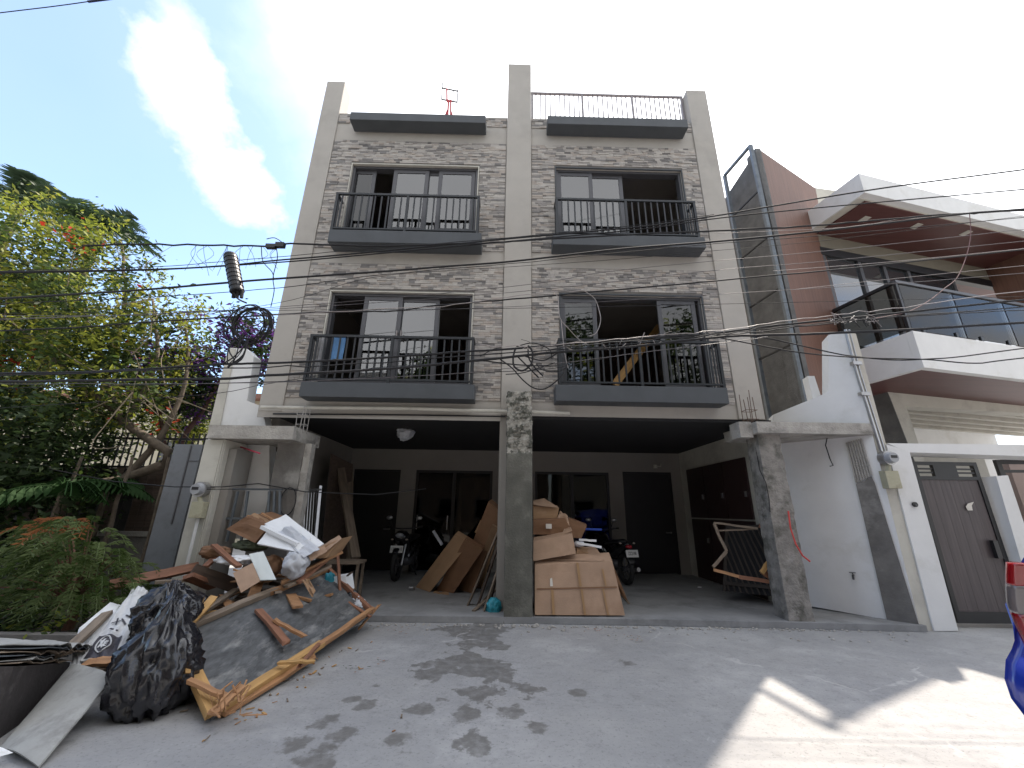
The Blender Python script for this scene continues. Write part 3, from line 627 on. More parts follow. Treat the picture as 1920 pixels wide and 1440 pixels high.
M().prism([PY(a, b_, wy-.02) for a, b_ in ((1662, 833), (1705, 846), (1797, 1183), (1752, 1183))], (0, .019, 0)).build('column_render', white, BWR)
M().prism([PV(a, b_, A0.x, wy+.6, rad(-70)) for a, b_ in ((1514, 705), (1527, 705), (1540, 745), (1525, 750))], (.05, .2, 0)).build('wall_stub', white, BWR)
EM = thing('electric_meter', 'round grey electric meter over a cream metal box on the right gate column', 'electric meter', PY(1662, 915, wy-.05))
def meter(cx, cy, bx, by, Yw, parent, boxm, w=.2, h=.26):
    c = PY(cx, cy, Yw); mm = M().tube([c+V((0, 0, 0)), c+V((0, -.10, 0))], .105, 18); mm.build('meter_base', grimsteel if 0 else steel, parent)
    M().tube([c+V((0, -.10, 0)), c+V((0, -.14, 0)), c+V((0, -.17, 0))], .085, 18, r2=.07).build('meter_cover', mat('meter_glass', (.35, .36, .38), .15, .1, 9, 0), parent)
    M().box(c.x-.045, c.x+.045, Yw-.175, Yw-.168, c.z-.01, c.z+.03).build('dial', black, parent)
    q = PY(bx, by, Yw); M().box(q.x-w/2, q.x+w/2, Yw-.11, Yw-.003, q.z-h/2, q.z+h/2).build('meter_box', boxm, parent, bevel=.006)
    M().tube([(c.x, Yw-.05, c.z-.10), (q.x, Yw-.05, q.z+h/2-.01)], .03, 8).build('meter_neck', boxm, parent)
    return c, q
boxm = mat('cream_box_paint', (.40, .38, .27), .6, .15, 5, .05, 40, dirt=(.25, .22, .15), dscale=6)
c_, q_ = meter(1657, 860, 1663, 900, wy-.02, EM, boxm, .20, .25)
M().tube([PY(1585, 618, wy-.04), PY(1606, 700, wy-.04), PY(1652, 846, wy-.04)], .020, 8).tube([PY(1592, 618, wy-.04), PY(1613, 700, wy-.04), PY(1659, 846, wy-.04)], .012, 8).build('conduit', steel, EM)
for a, b_ in ((1599, 683), (1614, 740)): M().box(PY(a-6, b_, wy).x, PY(a+10, b_, wy).x, wy-.075, wy-.002, PY(a, b_+3, wy).z, PY(a, b_-3, wy).z).build('conduit_clamp', steel, EM)
DB = thing('door_bell', 'small black doorbell on the white gate column', 'doorbell', PY(1714, 951, wy-.03)); c = PY(1714, 946, wy-.025)
M().tube([c+V((0, .0, 0)), c+V((0, -.025, 0))], .035, 14).build('bell_plate', black, DB); M().tube([c+V((0, -.025, -.01)), c+V((0, -.032, -.01))], .015, 10).build('bell_button', frame_m, DB)
# faucet and brick scrap
fp = pv(1600, 1078)
FA = thing('water_tap', 'black water tap sticking out of the white boundary wall', 'tap', fp)
M().tube([fp+V((.08, .08, 0)), fp+V((-.05, -.05, 0)), fp+V((-.07, -.07, -.05))], .014, 8).build('spout', black, FA); M().beam(fp+V((-.07, -.02, .035)), fp+V((.0, -.05, .035)), .012, .01).tube([fp+V((-.03, -.03, 0)), fp+V((-.03, -.03, .035))], .008).build('tap_handle', black, FA)
bp_ = PZ(1616, 1142, .08); tag(bag('brick_scrap', (bp_.x, bp_.y, .10), (.10, .05, .025), mat('brick_red', (.38, .2, .13), .9, .2, 9, .3), 3, .2, None, 3, .082), 'broken piece of orange brick on the cement below the tap', 'brick')
# ------------------------------------------------------------------ right: neighbour's gate
GT = thing('entrance_gate', 'dark wood grain pedestrian gate with black slatted top in the white portal', 'gate', (PZ(1850, 1160, 0).x, 6.15, 0))
gy2 = 6.12
q = lambda a, b_, Y=gy2: PY(a, b_, Y)
NH = thing('neighbour_house', 'white and red brown modern house with canopy, glass balcony and wood clad tower', 'house', (8.5, 9, 0))
M().prism([PY(a, b_, wy) for a, b_ in ((1663, 831), (2300, 838), (2300, 868), (1705, 848))], (0, .4, 0)).build('gate_lintel', white, NH)
z_lo = .06; zt_ = q(1770, 866).z
gx0, gx1 = q(1711, 868).x, q(1832, 872).x
gl = .0
def gq(u, z): return V((gx0+(gx1-gx0)*u, gy2, z))
zg = q(1760, 893).z
f_ = M().box(gx0, gx0+.06, gy2, gy2+.06, z_lo, zt_).box(gx1-.06, gx1, gy2, gy2+.06, z_lo, zt_).box(gx0+.06, gx1-.06, gy2, gy2+.06, z_lo, .2).box(gx0+.06, gx1-.06, gy2, gy2+.06, zg-.05, zg).box(gx0+.06, gx1-.06, gy2, gy2+.06, zt_-.05, zt_)
f_.box((gx0+gx1)/2-.2, (gx0+gx1)/2+.16, gy2-.002, gy2+.05, zg, zt_-.05).build('gate_frame', black, GT)
for k_ in (1, 2): M().box(gx0+.06, gx1-.06, gy2+.01, gy2+.04, zg+(zt_-.05-zg)*k_/3-.012, zg+(zt_-.05-zg)*k_/3+.012).build('slat', black, GT)
for k_ in range(6):
    wd = (gx1-gx0-.12)/6; M().box(gx0+.06+k_*wd+.001, gx0+.06+(k_+1)*wd-.002, gy2+.015, gy2+.045, .2, zg-.05).build('board', gatewood, GT)
c = q(1869, 1030, gy2-.02); M().box(c.x-.05, c.x+.02, gy2-.05, gy2-.002, c.z-.12, c.z+.12).build('lock', black, GT)
st = [q(a, b_, gy2-.004) for a, b_ in ((1811, 950), (1815, 944), (1826, 941), (1822, 948), (1824, 957), (1815, 957))]
M().prism(st, (0, .003, 0)).build('sticker', tapew, GT)
# second opening beyond the gate
M().prism([PY(a, b_, wy+.05) for a, b_ in ((1868, 893), (1890, 891), (1990, 1190), (1955, 1190))], (0, .3, 0)).build('gate_post', white, NH)
M().prism([PY(a, b_, gy2+.25) for a, b_ in ((1867, 862), (1990, 862), (1990, 870), (1878, 870), (1888, 893), (1878, 893))], (0, .05, 0)).build('gate_rail', black, NH)
M().prism([PY(a, b_, gy2+.3) for a, b_ in ((1883, 881), (1990, 881), (1990, 886), (1885, 886))], (0, .04, 0)).build('gate_rail', black, NH)
# things in the yard behind the gate
M().box(gx0-.5, gx1+4, 9.3, 9.5, 0, 3.1).build('yard_wall', cream, NH)
M().box(gx1-.2, gx1+2.5, 7.8, 8.4, 1.35, 1.45).box(gx1-.2, gx1+2.5, 7.85, 8.35, 1.0, 1.35, 1).box(gx1-.2, gx1+2.5, 7.85, 8.35, .0, 1.0, 2).build('yard_counter', [white, black, mat('stone_grey', (.13, .12, .11), .7, .2, 5, .2)], NH)
M().box(PY(1898, 890, 7.0).x, 12, 7.0, 7.1, .1, 2.45).build('garage_door', mat('pinkish_door', (.30, .23, .20), .7, .05, 2, 0), NH)
# ------------------------------------------------------------------ neighbour's house, turned 12 degrees
AD, AL = rad(-12.5), rad(77.5)                  # its depth and width directions
dD = V((math.sin(AD), math.cos(AD), 0)); dL = V((math.sin(AL), math.cos(AL), 0))
# lower balcony: nearest corner
bc = PY(1711, 620, 6.9)
bf = lambda a, b_: PV(a, b_, bc.x, bc.y, AL); bs = lambda a, b_: PV(a, b_, bc.x, bc.y, AD)
z1, z0 = bc.z, PV(1727, 688, bc.x, bc.y, AL).z
def along(c, l, d_, z): return V((c.x, c.y, z))+dL*l+dD*d_
def hbox(l0, l1, d0, d1, z0, z1, name, m, c=bc, parent=None, **k):
    base = [along(c, l0, d0, z0), along(c, l1, d0, z0), along(c, l1, d1, z0), along(c, l0, d1, z0)]
    return M().prism(base, (0, 0, z1-z0)).build(name, m, parent or NH, **k)
hbox(0, 9, 0, .12, z0, z1, 'balcony_parapet', white)
hbox(0, .12, .122, 3.6, z0, z1, 'balcony_parapet', white)
hbox(.122, 9, .122, 3.6, z0+.03, z0+.06, 'balcony_soffit', soffit_m)
hbox(.122, 9, .122, 3.6, z0+.3, z0+.4, 'balcony_floor', cream)
# wall under the balcony with slatted ceiling
uc = PZ(1665, 735, z0+.03); 
hbox(0, 9, 0, .25, z0-1.9, z0+.028, 'lower_wall', cream, uc) if 0 else None
for (pp) in ([(1640, 742), (1665, 735), (1700, 762), (1735, 832), (1735, 860), (1650, 860)],): pass
uy = uc.y
M().prism([PV(a, b_, uc.x, uc.y, AL) for a, b_ in ((1665, 735), (1990, 762), (1990, 778), (1699, 762), (1735, 870), (1717, 870))], dL*0+dD*.3).build('porch_frame', cream, NH)
M().prism([PV(a, b_, uc.x, uc.y, AD) for a, b_ in ((1664, 735), (1636, 742), (1655, 870), (1716, 870))], dL*.02).build('porch_side', wallgrey, NH)
for i in range(5):
    zz = uc.z-.18-.0*i; hbox(.35, 9, .35+i*.42, .47+i*.42, zz, zz+.14, 'ceiling_slat', cream, uc)
hbox(.3, 9, .35, 3.2, uc.z+.02, uc.z+.04, 'porch_ceiling', white, uc)
hbox(.3, 9, 2.9, 3.1, 0, uc.z+.02, 'porch_back_wall', white, uc)
# glass balustrade with a dark handrail
rc = PV(1675, 523, bc.x-.0, bc.y, AL); zr = PV(1700, 527, bc.x, bc.y, AL).z
hbox(-.0, 9, .02, .09, zr-.06, zr, 'handrail', frame_m); hbox(0, .07, .09, 1.38, zr-.06, zr, 'handrail', rail_m)
for i in range(6): hbox(.1+i*1.5, .1+i*1.5+1.47, .05, .062, z1+.05, zr-.065, 'glass_panel', railglass)
for i in range(1): hbox(.03, .042, .1, 1.36, z1+.05, zr-.065, 'glass_panel', railglass)
for l in (.35, 1.25, 1.95, 2.75, 3.5): hbox(l, l+.06, .03, .08, z1-.0, z1+.13, 'rail_clamp', black)
for d_ in (.0,): hbox(.01, .07, d_+.04, d_+.09, z1, zr-.06, 'rail_post', black)
# window wall behind the balcony
wc = along(bc, 0, 1.4, 0); zw0, zw1 = z0+.4, PV(1700, 508, wc.x, wc.y, AL).z
pw = lambda a, b_: PV(a, b_, wc.x, wc.y, AL)
xs_ = [(pw(a, 560)-wc).dot(dL) for a in (1568, 1628, 1668, 1712, 1735)]
l_end = xs_[-1]+2.2
hbox(xs_[0]-.3, l_end+2, -.02, .12, zw1, zw1+.22, 'window_head', black, wc)
for a, b_ in ((xs_[0], xs_[1]), (xs_[1]+.12, xs_[2]+.1), (xs_[2]+.16, xs_[3]+.1), (xs_[3]+.2, xs_[3]+1.7)):
    o = hbox(a, b_, .04, .055, zw0, zw1, 'window_pane', mat('reflecting_pane', (.03, .035, .04), .04, .1, 2, 0, spec=.9, coat=1), wc)
for a in (xs_[0]-.1, xs_[1], xs_[2]+.1, xs_[3]+.1, xs_[3]+1.7): hbox(a, a+.1, -.005, .11, zw0, zw1, 'mullion', frame_m, wc)
# wall under the canopy and the canopy
ucn = PY(1610, 325, 7.0); zc1 = ucn.z; zc0 = PV(1622, 361, ucn.x, ucn.y, AL).z; zc2 = zc0-.0
hbox(0, 10, 0, .15, zc0, zc1, 'canopy_fascia', white, ucn); 
tl = (PV(1523, 394, ucn.x, ucn.y, AD)-ucn).dot(dD)
hbox(0, .15, .152, max(tl, 2.0), zc0, zc1, 'canopy_fascia', white, ucn)
hbox(.152, 10, .152, 5, zc1-.12, zc1-.02, 'canopy_roof', cream, ucn)
hbox(0, 10, .152, 5, zc0-.03, zc0-.0, 'canopy_rim', cream, ucn)
sc = PZ(1626, 373, zc0-.03)
dl_, dd_ = (V((sc.x, sc.y, 0))-V((ucn.x, ucn.y, 0))).dot(dL), (V((sc.x, sc.y, 0))-V((ucn.x, ucn.y, 0))).dot(dD)
hbox(dl_, 10, max(.16, dd_), 4.6, zc0-.06, zc0-.031, 'canopy_soffit', soffit_m, ucn)
for a, b_ in ((1621, 411), (1718, 424), (1811, 437)):
    c = PZ(a, b_, zc0-.065); hbox(-.09, .09, -.09, .09, zc0-.07, zc0-.061, 'soffit_light', cream, V((c.x, c.y, 0)))
hbox(xs_[0]-.35, l_end+2, .0, .2, zw1+.22, zc0-.06, 'upper_wall', mat('olive_grey_paint', (.20, .18, .14), .9, .08, 3, .05, coord='World'), wc)
# red wood cheek wall closing the balcony on the right
rw = PV(1862, 530, wc.x, wc.y, AL); lr = (rw-wc).dot(dL)
hbox(lr-.1, lr, -2.2, .0, z0+.4, zc0-.061, 'cheek_wall', cladwood, wc)
hbox(2.2, 10, 4.6, 4.8, 0, zc0-.07, 'rear_wall', cream, ucn)
# pale roof block behind the canopy
M().prism([PY(a, b_, 10.5) for a, b_ in ((1528, 352), (1570, 358), (1600, 420), (1600, 480), (1530, 480))], (1.5, 4, 0)).build('roof_block', cream, NH)
# tower: grey side, wood front, ladder frame
tn = PY(1441, 443, 7.15)
ta = rad(-9)
ts = lambda a, b_, off=0: PV(a, b_, tn.x+off, tn.y, ta); tf = lambda a, b_: PV(a, b_, tn.x+.16, tn.y+.1, rad(62))
top = PV(1425, 281, tn.x+.16, tn.y+.1, ta)
M().prism([PV(a, b_, tn.x+.16, tn.y+.1, ta) for a, b_ in ((1417, 284), (1345, 394), (1350, 480), (1395, 800), (1530, 800))], (.10, .01, 0)).build('tower_side', wallgrey, NH)
M().prism([tf(a, b_) for a, b_ in ((1425, 281), (1529, 353), (1552, 474), (1585, 600), (1610, 800), (1530, 800), (1513, 703), (1447, 382))], (-.06, .3, 0)).build('wood_panel', cladwood, NH)
M().prism([tf(a, b_)+V((-.03, -.03, 0)) for a, b_ in ((1417, 280), (1427, 281), (1449, 382), (1515, 703), (1532, 800), (1518, 800), (1500, 703), (1435, 382))], (-.03, .3, 0)).build('tower_edge', wallgrey, NH)
LF = thing('steel_ladder_frame', 'tall dark steel ladder frame standing against the neighbour tower side', 'steel frame', V((tn.x, tn.y, 0)))
near0, near1 = ts(1406, 274), ts(1530, 810); nearx = ts(1458, 520)
def vpost(a, b_, z0_, z1_, name): c = ts(a, b_); return M().box(c.x-.035, c.x+.035, c.y-.035, c.y+.035, z0_, z1_).build(name, grimsteel, LF)
zt2 = ts(1406, 274).z
vpost(1458, 510, 0, zt2, 'frame_post'); vpost(1394, 520, 0, zt2, 'frame_post')
pn, pfz = ts(1458, 510), ts(1394, 520)
M().beam((pn.x, pn.y, zt2), (pfz.x, pfz.y, zt2), .06, .06).build('frame_rung', grimsteel, LF)
for a, b_ in ((1421, 359), (1439, 445), (1461, 541), (1481, 647)):
    z_ = ts(a, b_).z; M().beam((pn.x, pn.y, z_), (pfz.x, pfz.y, z_), .03, .03).build('frame_rung', black, LF)
# ------------------------------------------------------------------ left boundary
ly = 6.02
BL = thing('boundary_wall', 'white boundary wall left of the carport with a tall notched column', 'wall', (PY(380, 900, ly).x, ly, 0))
M().prism([PY(a, b_, 6.55) for a, b_ in ((428, 652), (463, 654), (476, 668), (463, 751), (491, 762), (505, 835), (505, 1010), (400, 1010), (390, 830), (392, 800))], (0, .22, 0)).build('wall_panel', white, BL)
M().prism([PY(a, b_, 6.53) for a, b_ in ((428, 653), (441, 654), (412, 800), (392, 800))], (0, .018, 0)).build('painted_shade_strip', cream, BL)  # shading along the column edge, put in as a beige strip
zc_ = lz0-.004
fl_, fr_ = PY(352, 960, ly).x, PY(394, 960, ly).x
M().box(fl_, fr_, ly, ly+.5, 0, zc_).build('column', cream, BL, bevel=.008)
M().box(fr_+.004, fr_+.12, ly+.1, ly+.5, 0, zc_-.12).build('column_return', garage, BL)
for dx in (.03, .055): M().tube([(fr_-dx+.01, ly-.012, 0.3), (fr_-dx+.01, ly-.012, zc_)], .010, 6).build('conduit', cream, BL)
EL = thing('electric_meter', 'old grey electric meter over a cream box on the left column', 'electric meter', PY(375, 940, ly-.05))
c_, q_ = meter(382, 918, 378, 956, ly-.02, EL, boxm, .17, .22)
M().tube([(q_.x, ly-.05, q_.z-.11), (q_.x-.0, ly-.05, .4)], .02, 8).build('conduit', white, EL)
tag(M().tube([c_+V((-2.6, .3, .28)), c_+V((-1.4, .1, .1)), c_+V((-.4, -.03, .03)), c_+V((.25, 0, .04)), c_+V((.7, .1, .10)), c_+V((1.3, .3, .0)), c_+V((2.3, .5, -.02)), c_+V((3.0, .9, .1))], .008, 5).build('service_wire', cable_m), 'thin black wire sagging across the left meter from the hedge', 'wire')
tag(M().tube([c_+V((0.02, -.1, 0)), c_+V((.8, .05, .02)), c_+V((1.3, .1, .03))], .006, 5).build('service_wire', cable_m), 'thin black wire running right from the left meter dial', 'wire')
lp_ = [V((PY(540, 940, 6.28).x+.115*math.cos(t*.42), 6.28, PY(540, 940, 6.28).z+.20*math.sin(t*.42))) for t in range(16)]
tag(M().tube(lp_, .008, 5).build('wire_loop', cable_m), 'loop of black wire hanging on the left concrete post', 'wire')
tag(M().tube([PY(448, 837, 6.4), PY(466, 843, 6.2), PY(487, 850, 6.0)], .012, 6).build('red_rod', mat('pink_red_plastic', (.5, .04, .09), .5, .1, 9, 0)), 'thin red rod poking out under the left gate slab', 'rod')
# grey sheet gate beyond the column
gp = 6.3
SG = thing('sheet_gate', 'plain grey sheet metal gate panel left of the left column', 'gate', (PY(320, 960, gp).x, gp, 0))
a, b = PY(294, 960, gp).x, PY(349, 960, gp).x; zt3 = PY(350, 833, gp).z
M().box(a, b, gp, gp+.03, 0.02, zt3).build('sheet', mat('dull_grey_sheet', (.155, .165, .18), .6, .15, 3, .05, dirt=(.10, .105, .11), dscale=3), SG)
M().box(a+.25, a+.27, gp-.012, gp-.002, 1.2, zt3-.02).box(a+.272, b, gp-.010, gp-.002, zt3-.26, zt3-.25).build('seam', frame_m, SG)
M().box(b-.05, b+.02, gp+.35, gp+.42, 0, PY(400, 700, gp+.35).z+.15).build('gate_post', dcement, SG)
# left garden wall, railing, dark boards behind the shrub
GW = thing('garden_fence', 'low concrete garden wall with a dark board fence and a row of thin railings', 'fence', (-7, 7.5, 0))
M().box(-16, a-.02, 7.4, 7.6, 0, .95).build('low_wall', dcement, GW)
M().box(-16, a-.02, 7.38, 7.62, .95, 1.03).build('coping', conc_l, GW)
ztp = 2.45; R = random.Random(2)
x = -16.0
while x < a-.15:
    M().box(x, x+.145, 7.46, 7.49, 1.03, 2.1+R.uniform(-.01, .01)).build('board', darkdoor if R.random() < .5 else wood_d, GW); x += .15
M().box(-16, a-.02, 7.5, 7.53, 2.1, 2.14).box(-16, a-.02, 7.5, 7.53, 2.62, 2.66).build('rail', black, GW)
x = -11.0; me = None
while x < a-.1:
    if me is None: b_ = M().box(x, x+.02, 7.505, 7.525, 2.14, 2.75).build('picket', black, GW); me = b_.data
    else: link('picket', me, (x+.01, 7.515, 2.14), GW)
    x += .11
# pale house far behind the trees
FH = thing('distant_house', 'cream house glimpsed between the tree trunks on the far left', 'house', (-9, 16, 0))
M().box(-22, -6.4, 16, 22, 0, 5.6).build('wall', mat('distant_cream', (.55, .50, .38), .9, .08, 2, .05), FH)  # plain cream wall colour
for i in range(4): 
    wx = -13.5+i*1.9; o = M().box(wx, wx+1.1, 15.95, 15.99, 2.6, 3.9).build('window', frame_m, FH); M().box(wx+.08, wx+1.02, 15.93, 15.945, 2.68, 3.82).build('pane', pane_d, o)
M().box(-22.3, -6.1, 15.6, 22.3, 5.6, 5.8).build('roof', mat('roof_red', (.25, .12, .09), .8, .1, 5, .1), FH)
# inside the left of the carport: door panel, steel grille, ladder, planks, bench
q = lambda a, b_, Y: PY(a, b_, Y)
tag(M().prism([q(497, 836, 6.75), q(519, 838, 6.75), q(492, 1010, 6.75), q(474, 1010, 6.75)], (0, .05, 0)).build('door_leaf', wood_d), 'dark brown door leaf standing upright between white wall and concrete post', 'door')
tag(M().prism([q(620, 850, 8.2), q(660, 870, 8.6), q(655, 1060, 8.6), q(600, 1060, 8.2)], (0, .05, 0)).build('door_leaf', wood_d), 'dark brown panel leaning on the shaded left carport wall', 'door')
GG = thing('steel_grille', 'blue grey steel window grille standing behind the rubbish heap by the left column', 'grille', (q(470, 1000, 6.25).x, 6.25, .1))
yg = 6.22; fr = M(); P4 = [(432, 917), (527, 918), (522, 1010), (415, 1010)]
for (p_, r_) in (((432, 917), (530, 918)), ((428, 921), (412, 1015)), ((446, 921), (425, 1015)), ((465, 921), (452, 1015)), ((424, 972), (528, 972)), ((505, 921), (500, 1015)), ((515, 921), (511, 1015)), ((525, 921), (523, 1015))):
    M().beam(q(*p_, yg), q(*r_, yg), .028, .028).build('bar', grimsteel, GG)
LD = thing('aluminium_frame', 'pale aluminium screen frame leaning behind the left concrete post', 'frame', (q(580, 1000, 7.0).x, 7.0, .08))
for p_, r_ in (((601, 911), (588, 1050)), ((568, 919), (601, 918)), ((566, 920), (556, 1050))): M().beam(q(*p_, 6.95), q(*r_, 6.75), .04, .03).build('bar', steel, LD)
for i in range(5): M().beam(q(574+i*5, 922, 6.97), q(566+i*5, 1045, 6.77), .008, .008).build('bar', steel, LD)
PL = [(636, 866, 8.5, 667, 1046, 7.6, .16, 'broad pale timber post leaning against the left carport wall'), (657, 875, 8.7, 655, 1055, 8.2, .10, 'narrow brown timber post leaning behind the broad pale one')]
for (a, b_, Y0, c_, d_, Y1, w_, lab) in PL: tag(beam_o('timber_post', q(a, b_, Y0), q(c_, d_, Y1), w_, .06, wood_b), lab, 'timber')
BE = thing('wooden_stool', 'small weathered wooden bench standing in front of the leaning post', 'bench', q(650, 1085, 7.2))
t0 = q(650, 1050, 7.2); M().box(t0.x-.32, t0.x+.28, 7.0, 7.35, t0.z-.04, t0.z).build('seat', wood_b, BE)
for dx in (-.26, .22):
    for dy in (7.04, 7.3): M().box(t0.x+dx, t0.x+dx+.04, dy, dy+.04, .08, t0.z-.041).build('leg', wood_b, BE)
# ------------------------------------------------------------------ the rubbish heap on the left
g = PZ
def Q(*l): return [PY(*p) if len(p) == 3 else p for p in l]
# big formwork board with its timber frame
BLc, BRc = g(396, 1346, .03), PY(697, 1152, 5.75); TLc, TRc = PY(327, 1192, 4.15), PY(612, 1070, 6.15)
BO = thing('formwork_panel', 'large grey film faced plywood panel in a broken timber frame leaning on the heap', 'panel', (BLc+BRc)/2)
nrm = (BRc-BLc).cross(TLc-BLc).normalized(); nrm = nrm if nrm.y < 0 else -nrm
pnl = lambda u, v: BLc*(1-u)*(1-v)+BRc*u*(1-v)+TRc*u*v+TLc*(1-u)*v
M().grid(lambda u, v: pnl(u, v)+nrm*(noise.noise(V((u*3, v*2, 1)))*.012), 24, 14, -.018 if ((BRc-BLc).cross(TLc-BLc)).dot(nrm) < 0 else .018).build('plywood', ply, BO)
def pb(name, u0, v0, u1, v1, w_, h_, m, off=.03, off2=None, par=BO): return beam_o(name, pnl(u0, v0)+nrm*off, pnl(u1, v1)+nrm*(off if off2 is None else off2), w_, h_, m, par, up=nrm, rough_ends=.05)
pb('frame_timber', -.02, 1.0, .55, 1.01, .07, .05, wood_b); pb('frame_timber', .5, 1.0, 1.0, .98, .06, .05, wood_o); pb('frame_timber', 0, .0, .0, 1.02, .09, .05, wood_y)
pb('frame_timber', .02, .0, .55, .01, .07, .05, wood_y); pb('frame_timber', .5, .0, 1.02, .03, .05, .05, wood_o); pb('frame_timber', 1.0, 0.02, 1.0, 1.0, .06, .05, wood_r)
pb('frame_timber', .03, -.03, .48, -.05, .05, .03, wood_o, .0)
def pbx(name, p1, p2, w_, h_, m, lab, Y1=None, Y2=None, cat='timber'):   # loose pieces, given on the panel surface
    return tag(beam_o(name, p1, p2, w_, h_, m, None, up=nrm, rough_ends=.04), lab, cat)
def onp(px, py, off=.04):      # place on the panel plane
    d = raydir(px, py); c = pnl(.5, .5)+nrm*off; return EYE+d*((c-EYE).dot(nrm)/d.dot(nrm))
pbx('broken_timber', onp(354, 1142, .09), onp(351, 1262, .07), .035, .02, wood_y, 'upright yellow timber strip at the left end of the plywood panel')
pbx('broken_timber', onp(330, 1196, .02), onp(400, 1122, .14), .07, .03, wood_y, 'orange stained board jutting up from the left top corner of the plywood panel')
pbx('broken_timber', onp(355, 1276, .07), onp(432, 1312, .07), .045, .025, wood_o, 'short board lying across the bottom left corner of the plywood panel')
pbx('broken_timber', onp(484, 1143, .05), onp(538, 1206, .05), .075, .03, wood_r, 'dark reddish board nailed across the middle of the plywood panel')
pbx('broken_timber', onp(514, 1162, .09), onp(571, 1194, .08), .04, .025, wood_o, 'orange strip crossing the reddish board on the plywood panel')
pbx('broken_timber', onp(523, 1242, .06), onp(589, 1240, .12), .035, .02, wood_y, 'short pale stick level across the lower edge of the plywood panel')
pbx('broken_timber', onp(598, 1208, .06), onp(560, 1250, .06), .03, .03, wood_r, 'dark splinter standing on the lower frame of the plywood panel')
pbx('broken_timber', onp(398, 1338, .05), onp(452, 1288, .10), .06, .02, wood_o, 'splintered stub at the bottom corner of the plywood panel')
R = random.Random(4); sp_ = M()
for i in range(26):
    p_ = onp(R.uniform(400, 455), 1345-R.uniform(0, 50), R.uniform(.02, .1)); sp_.beam(p_, p_+V((R.uniform(-.1, .16), R.uniform(-.05, .1), R.uniform(-.02, .12))), R.uniform(.004, .012), R.uniform(.003, .01))
tag(sp_.build('wood_splinters', wood_o), 'sheaf of broken wood splinters at the lower left corner of the panel', 'splinters', kind='stuff')
tag(beam_o('red_lath', PY(632, 1030, 6.0), PY(640, 1140, 5.85), .035, .02, wood_r, rough_ends=.01), 'upright reddish lath at the right end of the heap', 'timber')
tag(beam_o('red_lath', PY(610, 1098, 5.95), PY(694, 1157, 5.6), .04, .02, wood_r, rough_ends=.01), 'reddish lath slanting down to the ground at the right end of the heap', 'timber')
tag(beam_o('red_lath', PY(712, 1133, 5.9), PY(672, 1180, 5.6), .03, .02, wood_o, rough_ends=.05), 'small stick crossing at the far right foot of the heap', 'timber')
# heap core: rubble under everything (keeps the pieces carried)
R = random.Random(9)
core = M()
for i in range(90):
    x = R.uniform(-3.5, -2.1); y = R.uniform(5.2, 6.1); h = .75*max(.1, 1-abs(x+2.9)/1.1)*R.uniform(.2, 1)
    p_ = V((x, y, h)); d_ = V((R.uniform(-1, 1), R.uniform(-.6, .6), R.uniform(-.25, .25))).normalized()*R.uniform(.2, .5); core.beam(p_, p_+d_, R.uniform(.03, .12), R.uniform(.01, .03), R.choice((0, 1, 1, 2)))
tag(core.build('scrap_wood', [wood_o, wood_d, wood_b]), 'tangle of dark scrap wood in the core of the heap behind the plywood panel', 'scrap wood', kind='stuff')
# long boards at the left
tag(beam_o('long_board', PY(205, 1098, 5.0), PY(372, 1062, 5.6), .10, .06, wood_r, up=V((0, -1, .3))), 'long reddish board poking out to the left over the bin bags', 'timber')
tag(beam_o('long_board', PY(290, 1092, 5.15), PY(420, 1085, 5.6), .10, .03, wood_b), 'grey weathered board just under the long reddish one', 'timber')
tag(beam_o('long_board', PY(352, 1080, 5.2), PY(400, 1100, 5.6), .12, .05, wood_r, up=V((0, -1, .3))), 'short reddish offcut beside the long reddish board', 'timber')
tag(beam_o('long_board', PY(360, 1070, 5.3), PY(445, 1100, 5.7), .16, .04, wood_d, up=V((0, -1, .3))), 'dark wide board lying behind the reddish offcut', 'timber')
tag(beam_o('long_board', PY(380, 1146, 5.0), PY(444, 1105, 5.6), .10, .03, wood_b, up=V((0, -1, .3))), 'grey board propped behind the top edge of the plywood panel', 'timber')
tag(beam_o('long_board', PY(376, 1154, 5.0), PY(432, 1146, 5.3), .05, .03, wood_y, up=V((0, -1, .3))), 'yellow stick lying behind the top edge of the plywood panel', 'timber')
# cartons and boards on top
def shp(name, pts, m, lab, cat, **k): o = sheet(name, Q(*pts), m, **k); return tag(o, lab, cat)
tag(carton('brown_carton', Q((424, 992, 5.75), (462, 968, 5.75), (505, 985, 5.7), (478, 1018, 5.65)), (.08, .45, .06), card_d, 3, amp=.03), 'crushed dark brown carton at the back top of the heap', 'cardboard box')
shp('carton_flap', [(462, 968, 5.8), (478, 962, 5.9), (523, 988, 5.7), (500, 992, 5.7)], card, 'folded flap on top of the crushed brown carton', 'cardboard', amp=.02, seed=3)
tag(beam_o('stick', PY(492, 962, 5.9), PY(516, 978, 5.75), .03, .02, wood_o), 'short stick on top of the crushed brown carton', 'timber')
shp('foam_sheet', [(484, 1022, 5.45), (512, 985, 5.6), (584, 1012, 5.5), (560, 1037, 5.35)], whiteboard, 'lower white foam sheet of the pile on the heap', 'foam sheet', thick=.03, amp=.01, seed=2)
shp('foam_sheet', [(497, 985, 5.62), (537, 968, 5.75), (608, 1022, 5.5), (580, 1040, 5.42)], whiteboard, 'large white foam sheet topmost on the heap', 'foam sheet', thick=.035, amp=.012, seed=5)
shp('foam_sheet', [(518, 1000, 5.5), (545, 985, 5.55), (600, 1030, 5.4), (570, 1046, 5.3)], whiteplastic, 'small translucent sheet in front of the white foam sheets', 'plastic sheet', thick=.01, amp=.04, seed=8)
tag(M().beam(PY(494, 988, 5.55), PY(560, 1020, 5.4), .10, .04).build('foam_strip', whiteboard), 'white foam strip in front of the foam sheets', 'foam sheet')
